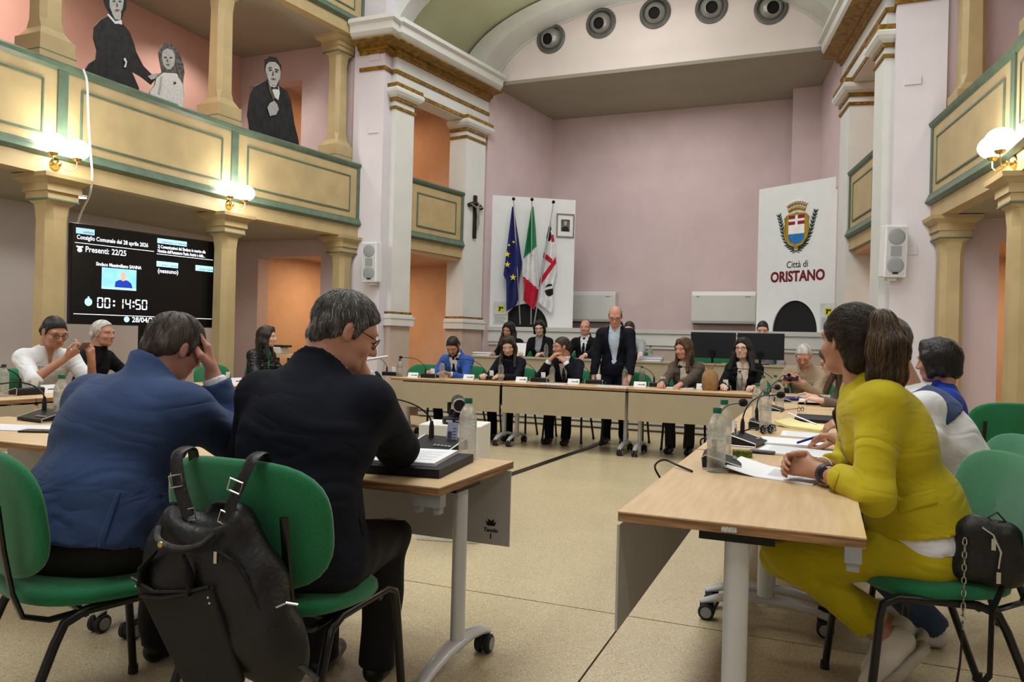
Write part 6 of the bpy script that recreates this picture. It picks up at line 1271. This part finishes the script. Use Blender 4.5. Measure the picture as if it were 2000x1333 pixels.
# ---------------------------------------------------------------- papers and small things
PAPER = mat('paper', (232, 234, 238), .7, var=.01); INK = mat('print_lines', (232, 234, 238), .7, scale=90, stretch=(.25, 6, 1), rgb2=(186, 188, 194)); FOLD = mat('black_folder', (20, 22, 34), .5); YELP = mat('yellow_paper', (232, 226, 160), .7)
def quad(name, label, cat, pts, z, th, m, group=None, lift=None, jit=0):
    """a sheet or folder lying on a table, given by its four corners"""
    P = [Vector((p[0], p[1], 0)) for p in pts]; mb = MB(); N_ = 8; vs = []; 
    for j in range(N_+1):
        for i in range(N_+1):
            u, v = i/N_, j/N_; p = P[0]*(1-u)*(1-v)+P[1]*u*(1-v)+P[2]*u*v+P[3]*(1-u)*v; h = (lift(u, v) if lift else 0); vs.append((p.x, p.y, z+th+h))
    n1 = len(vs); vs += [(x, y, zz-th) for x, y, zz in vs]; fs = []; k = N_+1
    for j in range(N_):
        for i in range(N_): a = j*k+i; fs.append((a, a+1, a+k+1, a+k)); fs.append((n1+a, n1+a+k, n1+a+k+1, n1+a+1))
    for i in range(N_):
        for a, b in ((i, i+1), (N_*k+i, N_*k+i+1), (i*k, i*k+k), (i*k+N_, i*k+k+N_)): fs.append((a, b, b+n1, a+n1))
    o = mb.add(vs, fs).build(name, m, smooth=False); return tag(o, label, cat, group)
def lines(o, pts, z, n, m=PHOTO, frac=.8): 
    P = [Vector((p[0], p[1], z)) for p in pts]
    for k in range(n):
        v = .12+.76*k/max(1, n-1); a = P[0].lerp(P[3], v); b = P[1].lerp(P[2], v); a2 = a.lerp(b, .1); b2 = a.lerp(b, .1+frac*(1-.25*((k*7) % 3 == 0))); t_ = (P[3]-P[0]).normalized()*.0012
        MB().add([a2-t_, b2-t_, b2+t_, a2+t_], [(0, 1, 2, 3)]).build('text_line', m, o)
def rect(cx, cy, w, h, deg): 
    c, s_ = math.cos(R(deg)), math.sin(R(deg)); return [(cx+x*c-y*s_, cy+x*s_+y*c) for x, y in ((-w/2, -h/2), (w/2, -h/2), (w/2, h/2), (-w/2, h/2))]
q = rect(-1.40, 2.50, .36, .40, 8); quad('document_folder', 'thick black folder under white papers before the man in navy', 'folder', q, .7405, .03, FOLD)
q = rect(-1.42, 2.51, .30, .34, 12); o = quad('paper_stack', 'white printed papers on the black folder before the man in navy', 'papers', q, .771, .012, PAPER, lift=lambda u, v: .05*max(0, .25-u)**1.2*4*(.3+.7*v)); lines(o, rect(-1.39, 2.5, .24, .3, 12), .7838, 12)
q = rect(-1.60, 2.62, .2, .28, 12); quad('loose_sheet', 'single white sheet curling up by the sleeve of the man in navy', 'paper', q, .742, .0015, PAPER, lift=lambda u, v: .13*(1-u)**2)
o = quad('paper_sheets', 'white papers on the near table at the left edge', 'papers', rect(-3.5, 2.52, .42, .2, 18), .7405, .004, PAPER); lines(o, rect(-3.5, 2.52, .38, .17, 18), .7448, 5)
tag(MB(Matrix.Translation((-3.33, 2.47, .7405)) @ Matrix.Rotation(R(24), 4, 'Z')).box(-.08, .08, -.038, .038, 0, .009).build('phone', mat('phone_bronze', (70, 54, 48), .25, metal=.4), bevel=.003), 'dark phone on the near table beside the blue jacket', 'phone')
q = [(-.33, 2.98), (-.02, 2.86), (.03, 3.10), (-.30, 3.30)]; o = quad('paper_sheets', 'printed sheets under the clasped hands of the woman in yellow', 'papers', q, .7405, .003, PAPER, lift=lambda u, v: .02*max(0, .35-u)*3); lines(o, [(-.2, 2.98), (.0, 2.89), (.03, 3.07), (-.18, 3.2)], .7445, 11)
q = [(-.27, 3.66), (.05, 3.60), (.07, 3.86), (-.24, 3.95)]; o = quad('paper_sheets', 'printed sheets on the right table before the man in the white shirt', 'papers', q, .7405, .003, PAPER); lines(o, q, .7438, 9)
quad('paper_stack', 'small stack of white papers behind the printed sheets on the right table', 'papers', [(-.30, 3.95), (.02, 3.94), (.04, 4.2), (-.28, 4.22)], .7405, .012, PAPER)
q = [(-.20, 4.4), (.06, 4.36), (.08, 4.62), (-.2, 4.68)]; o = quad('paper_sheets', 'white sheet beneath the hand with blue sleeve', 'papers', q, .7405, .004, PAPER); lines(o, q, .7448, 6)
quad('yellow_notepad', 'yellow lined notepad beside the hand with blue sleeve', 'notepad', [(-.26, 4.95), (.0, 4.72), (.06, 5.05), (-.18, 5.25)], .7405, .014, YELP, lift=lambda u, v: .02*max(0, .3-u)*3)
quad('document_folder', 'black folder beyond the yellow notepad on the right table', 'folder', [(-.16, 5.35), (.1, 5.32), (.12, 5.75), (-.15, 5.78)], .7405, .02, FOLD)
for s_, lb in ((-1, 'left'), (1, 'right')): pass
bk = thing('open_book', 'open book before the woman with long straight hair', 'book', (-.06, 7.2, .7405), R(90))
for s_ in (-1, 1): MB(Matrix.Rotation(R(-6*s_), 4, 'Y')).box(min(0, s_*.16), max(0, s_*.16), -.12, .12, .004, .018).build('page_block', PAPER, bk); MB().box(min(0, s_*.165), max(0, s_*.165), -.125, .125, 0, .003).build('cover', mat('book_cover', (70, 20, 34), .5), bk)
tag(MB(Matrix.Translation((-.26, 7.62, .7405)) @ Matrix.Rotation(R(20), 4, 'Z')).box(-.11, .11, -.14, .14, 0, .025).build('blue_folder', mat('folder_blue', (30, 46, 110), .5), bevel=.004), 'dark blue folder at the far end of the right table', 'folder')
tag(MB(Matrix.Translation((-.235, 3.62, .7405)) @ Matrix.Rotation(R(-12), 4, 'Z')).box(-.06, .05, -.022, .022, 0, .014).build('voice_recorder', mat('recorder_grey', (84, 88, 96), .4), bevel=.005), 'grey pocket recorder behind the clasped hands', 'recorder')
tag(MB(Matrix.Translation((-.31, 3.46, .7405)) @ Matrix.Rotation(R(10), 4, 'Z')).box(-.04, .04, -.025, .025, 0, .028).build('snack_box', mat('olive_box', (120, 124, 30), .5, scale=60, rgb2=(60, 80, 20)), bevel=.003), 'small olive green box behind the foremost bottle', 'box')
tag(MB().tube([(-.36, 3.62, .745), (-.22, 3.6, .745)], .004, 6).build('pen', CBK), 'thin black pen lying behind the foremost bottle', 'pen')
sgl = thing('sunglasses', 'black sunglasses with white dots lying on the right table', 'sunglasses', (-.27, 4.45, .742), R(62))
for s_ in (-1, 1):
    mb = MB(Matrix.Translation((s_*.036, 0, .026))); mb.ell((0, 0, 0), (.034, .008, .026), 16, 10); l_ = mb.build('lens', mat('sunglass_black', (12, 12, 13), .15), sgl, smooth='all')
    for k in range(7): MB(Matrix.Translation((s_*.036+.021*math.cos(k*.9), -.007, .026+.016*math.sin(k*.9)))).ell((0, 0, 0), (.003, .002, .003), 8, 5).build('dot', CW, sgl)
    MB().tube([(s_*.07, 0, .036), (s_*.072, .05, .03), (s_*.06, .11, .006)], .004, 6).build('temple', CBK, sgl)
gl2 = thing('spectacles', 'black reading glasses lying before the black folder', 'glasses', (-.14, 6.2, .742), R(70))
for s_ in (-1, 1):
    MB().tube([(s_*.034+.026*math.cos(a), 0, .02+.018*math.sin(a)) for a in (2*math.pi*k/14 for k in range(15))], .0022, 6).build('rim', FRAMEB, gl2); MB().tube([(s_*.06, 0, .026), (s_*.062, .06, .016), (s_*.05, .12, .004)], .002, 6).build('temple', FRAMEB, gl2)
tag(MB().tube([(.0, 3.98, .80), (-.1, 3.92, .765)], .006, 8).build('pen', mat('pen_blue', (20, 36, 140), .4), smooth=True), 'blue ballpoint in the hand beside the white papers', 'pen')
tag(MB().tube([(-.02, 4.24, .83), (-.16, 4.36, .87)], .0035, 6).build('pen', SILV, smooth=True), 'silver pen held by the hand with blue sleeve', 'pen')
for k, (pts, lb) in enumerate((([(-.44, 2.92, .745), (-.5, 2.99, .75), (-.57, 3.05, .76), (-.62, 3.12, .72), (-.6, 3.16, .66)], 'black cable looping off the near end of the right table'), ([(-.42, 3.9, .745), (-.5, 3.95, .75), (-.56, 3.98, .74), (-.55, 4.0, .66)], 'short black cable off the right table further back'))): tag(MB().tube(sm(pts), .0045, 6).build('microphone_cable', DARKM, smooth=True), lb, 'cable')
pen2 = tag(MB().tube([tuple(at(700, 706, y=2.28)), tuple(at(757, 697, y=2.4))], .0045, 6).build('pen', mat('pen_white', (222, 222, 226), .3), smooth=True), 'white pen in the hand of the man in navy', 'pen')
# far row papers, kraft bag, phone
kb = thing('paper_bag', 'brown kraft paper bag with twisted top on the far row', 'bag', (-1.13, 8.62, .7405)); KR = mat('kraft_paper', (152, 116, 78), .8, var=.12, scale=20, bump=.3, bscale=40)
MB().lathe([(.075, 0), (.085, .02), (.085, .14), (.07, .19), (.03, .225), (.024, .235)], n=20, sq=4).build('sack', KR, kb, smooth=True)
for s_ in (-1, 1): MB().tube([(0, 0, .225), (s_*.02, 0, .25), (s_*.055, 0, .3)], [.02, .022, .012], 8, flat=.4).build('ear', KR, kb, smooth=True)
for px, py, w, lb in ((1075, 752, .3, 'before the man with joined hands'), (1190, 757, .34, 'before the standing man'), (1325, 760, .3, 'under the hands of the woman in brown')):
    p = at(px, py, z=.745); quad('paper_stack', 'low stack of papers '+lb, 'papers', rect(p.x, p.y+.1, w, .2, 5), .7405, .012, INK, 'papers on the far row')
tag(MB(Matrix.Translation((-.3, 8.66, .905)) @ Matrix.Rotation(R(-50), 4, 'X')).box(-.075, .075, -.004, .004, -.04, .04).build('phone', mat('phone_black', (20, 20, 22), .2), bevel=.003), 'black phone held by the white-haired man', 'phone')
tag(MB(Matrix.Translation((-5.70, 4.60, 1.085)) @ Matrix.Rotation(R(-58), 4, 'Z') @ Matrix.Rotation(R(-35), 4, 'X')).box(-.075, .075, -.005, .005, -.038, .038).build('phone', mat('phone_brown', (86, 70, 62), .35), bevel=.003), 'brown phone held by the man in the white shirt', 'phone')
for k, (x, w, n, lb) in enumerate(((-4.95, .3, 3, 'left end'), (-2.3, .34, 4, 'right of the standing man'))):
    for j in range(n): tag(MB(Matrix.Translation((x+.01*(j % 2), 11.08, .99+.018*j)) @ Matrix.Rotation(R(4*j-5), 4, 'Z')).box(-w/2, w/2, -.1, .1, .0005, .017).build('document_file', mat('lilac_file', (176, 176, 206), .6) if j % 2 else PAPER), 'paper file in the pile on the dais desk, %s, %s' % (lb, ('lowest', 'second', 'third', 'topmost')[j] if j < n-1 else 'on top'), 'file', 'paper files on the dais desk')
quad('loose_sheet', 'white sheet held up by the woman with glasses on the dais', 'paper', rect(-4.36, 11.12, .2, .05, 0), 1.0, .002, PAPER, lift=lambda u, v: .2*v)
# cover plates on the walls
for k, (px, py, lb) in enumerate(((1783, 157, 'upper right pier'), (1775, 490, 'right pier beside the loudspeaker'), (731, 112, 'upper left pier'), (729, 254, 'left pier'))): p = at(px, py, y=10.04); tag(MB().box(p.x-.09, p.x+.09, 10.035, 10.05, p.z-.05, p.z+.05).build('cover_plate', LILAC, bevel=.004), 'pale square cover plate on the '+lb, 'cover plate', 'cover plates on the piers')
# side table with a projector near the left passage
t = thing('side_table', 'small side table behind the woman in leather', 'table', (-7.45, 9.35, 0)); MB().box(-.35, .35, -.3, .3, .9, .95).build('table_top', BEECH, t)
for sx in (-1, 1):
    for sy in (-1, 1): MB().box(sx*.32-.02, sx*.32+.02, sy*.27-.02, sy*.27+.02, 0, .9).build('leg', DARKM, t)
t = thing('projector', 'white projector with dark lid on the side table', 'projector', (-7.55, 9.3, .95)); MB().box(-.16, .16, -.12, .12, 0, .1).build('casing', mat('projector_white', (214, 212, 206), .5), t, bevel=.015); MB().box(-.2, .22, -.1, .1, .1, .13).build('lid', BLACKP, t, bevel=.01)
# ---------------------------------------------------------------- backpack, handbag, shoes: close to the camera
LEA = mat('black_leather', (17, 17, 18), .46, var=.15, scale=12, bump=.25, bscale=55, spec=.5); LEA2 = mat('black_leather_panel', (25, 23, 22), .6, bump=.08, bscale=200); NICK = mat('nickel', (200, 200, 200), .2, metal=1.)
bp = thing('backpack', 'black leather backpack hung by two buckled straps from the green chair', 'backpack', (-1.455, 1.58, .09), R(6)); bp.scale = (.9, .9, .9)
b = Solid(.008, 26, 5)
# soft sack, slumped to the right at its foot
b.cap((-.13, 0, .66), (.05, 0, .68), .075, .085, .06, fl=((0, 1, 0), .75)); b.cap((-.12, -.01, .58), (.12, 0, .56), .10, .10, .07, fl=((0, 1, 0), .75)); b.cap((-.10, -.02, .48), (.17, -.01, .42), .10, .11, .07, fl=((0, 1, 0), .75)); b.cap((.0, -.02, .40), (.22, -.01, .34), .10, .085, .06, fl=((0, 1, 0), .8))
b.ell((-.03, -.03, .73), (.09, .045, .03), k=.03, op='-')
skin_obj('sack', [b.mesh(.008)], LEA, bp)
f = Solid(.0015, 30); f.cap((-.16, -.09, .50), (.05, -.095, .51), .03, .03, .02, fl=((0, 1, 0), .5)); 
pk = MB(); pk.prism([(-.20, .545), (-.12, .515), (.0, .53), (.06, .55), (.17, .30), (.12, .255), (-.02, .27), (-.12, .42)], -.108, -.085, ax='y'); pk.build('front_pocket', LEA2, bp, bevel=.008)
MB().tube([(-.2, -.11, .547), (-.12, -.112, .517), (0, -.112, .532), (.06, -.11, .552)], .005, 6).build('pocket_piping', LEA, bp, smooth=True)
MB().tube(sm([(.07, -.085, .64), (.13, -.075, .60), (.18, -.07, .52), (.21, -.07, .45)]), .006, 6).build('zip', DARKM, bp); MB().box(.062, .072, -.098, -.09, .612, .645).build('zip_pull', NICK, bp)
MB().tube(sm([(-.14, -.075, .69), (-.12, -.10, .66), (-.05, -.11, .645), (.02, -.105, .66), (.05, -.08, .69)]), .012, 8, flat=.6).build('top_handle', LEA, bp, smooth=True)
for pts in ([(-.17, -.1, .53), (-.165, -.105, .58), (-.12, -.105, .63)], [(-.0, -.105, .53), (-.01, -.11, .58), (-.03, -.108, .63)]): MB().tube(pts, [.02, .022, .008], 8, flat=.3).build('carry_loop', LEA, bp, smooth=True)
MB().tube([(-.165, -.105, .50), (-.09, -.115, .505), (.0, -.11, .525)], .013, 8, flat=.5).build('carry_loop', LEA, bp, smooth=True)
MB(Matrix.Translation((-.10, -.113, .652)) @ Matrix.Rotation(R(90), 4, 'X')).lathe([(0, 0), (.009, 0), (.008, .004), (0, .005)], n=14).build('stud', mat('brass_stud', (206, 180, 120), .3, metal=.8), bp)
for (x, z) in ((-.185, .525), (.055, .52), (.06, .505)): MB().ell((x, -.108, z), (.004, .003, .004), 8, 6).build('rivet', NICK, bp)
for (x0, x1) in ((-.155, -.075), (.10, .045)):
    z0, z1 = .885, .715
    st = MB(); st.tube(sm([(x0, .09, .84), (x0, .075, .893), (x0, .035, .898), (x0*.97+x1*.03, .005, .875), ((x0+x1)/2, -.02, .79), (x1, -.03, z1)]), .02, 8, flat=.22, up=(0, 1, 0)).build('strap', LEA, bp, smooth=True)
    for k, (zz, w) in enumerate(((.815, .021), (.72, .021))):
        f_ = (.885-zz)/.17; x = x0+(x1-x0)*f_; MB(Matrix.Translation((x, -.032+.004*k, zz)) @ Matrix.Rotation(R(-14 if x1 > x0 else 16), 4, 'Y')).tube([(-w, 0, -.017), (w, 0, -.017), (w, 0, .017), (-w, 0, .017), (-w, 0, -.017)], .003, 6).build('buckle', NICK, bp, smooth=True)
MB().tube([(.23, -.03, .36), (.30, -.02, .33), (.34, .0, .29)], .016, 8, flat=.2).build('shoulder_strap', LEA, bp, smooth=True)
hk = MB(); hk.tube([(.24, -.06, .50), (.27, -.06, .515), (.30, -.05, .51)], .004, 6); hk.build('snap_hook', NICK, bp)
# handbag behind the woman in yellow
hb = thing('handbag', 'small black leather handbag with silver zips and chain on the yellow woman\'s chair', 'handbag', tuple(at(1930, 1118, y=2.80)))
b = Solid(.003, 35, 2); b.cap((-.05, 0, .02), (.05, 0, .02), .06, .065, .05, fl=((0, 1, 0), .8)).cap((-.04, 0, .12), (.04, 0, .11), .055, .055, .05, fl=((0, 1, 0), .8)); skin_obj('sack', [b.mesh(.006)], LEA, hb)
MB().tube([(-.03, -.06, .15), (.0, -.062, .13), (.02, -.066, .08), (.015, -.066, .03)], .004, 6).build('zip', NICK, hb, smooth=True)
for (x, z) in ((-.0, .12), (.015, .02)): MB().box(x-.006, x+.006, -.072, -.066, z-.035, z).build('zip_pull', NICK, hb)
P = [(-.075, -.06, .10-.02*k) for k in range(14)]
for k, p in enumerate(P): MB(Matrix.Translation(p) @ Matrix.Rotation(R(90*(k % 2)), 4, 'Z')).tube([(.006*math.cos(a), 0, .013*math.sin(a)) for a in (2*math.pi*j/10 for j in range(11))], .0018, 5).build('chain_link', NICK, hb)
MB().tube([(-.075, -.06, -.18), (-.08, -.06, -.28), (-.09, -.05, -.38)], .012, 6, flat=.25).build('strap', LEA, hb, smooth=True); MB().tube([(.03, -.06, -.02), (.0, -.07, -.1), (.0, -.06, -.3), (-.06, -.05, -.4), (.06, -.05, -.33)], .016, 6, flat=.2).build('strap', LEA, hb, smooth=True); MB().tube([(-.03, .0, .15), (.02, .0, .19), (.08, .0, .12)], .008, 6, flat=.4).build('grip', LEA, hb, smooth=True)
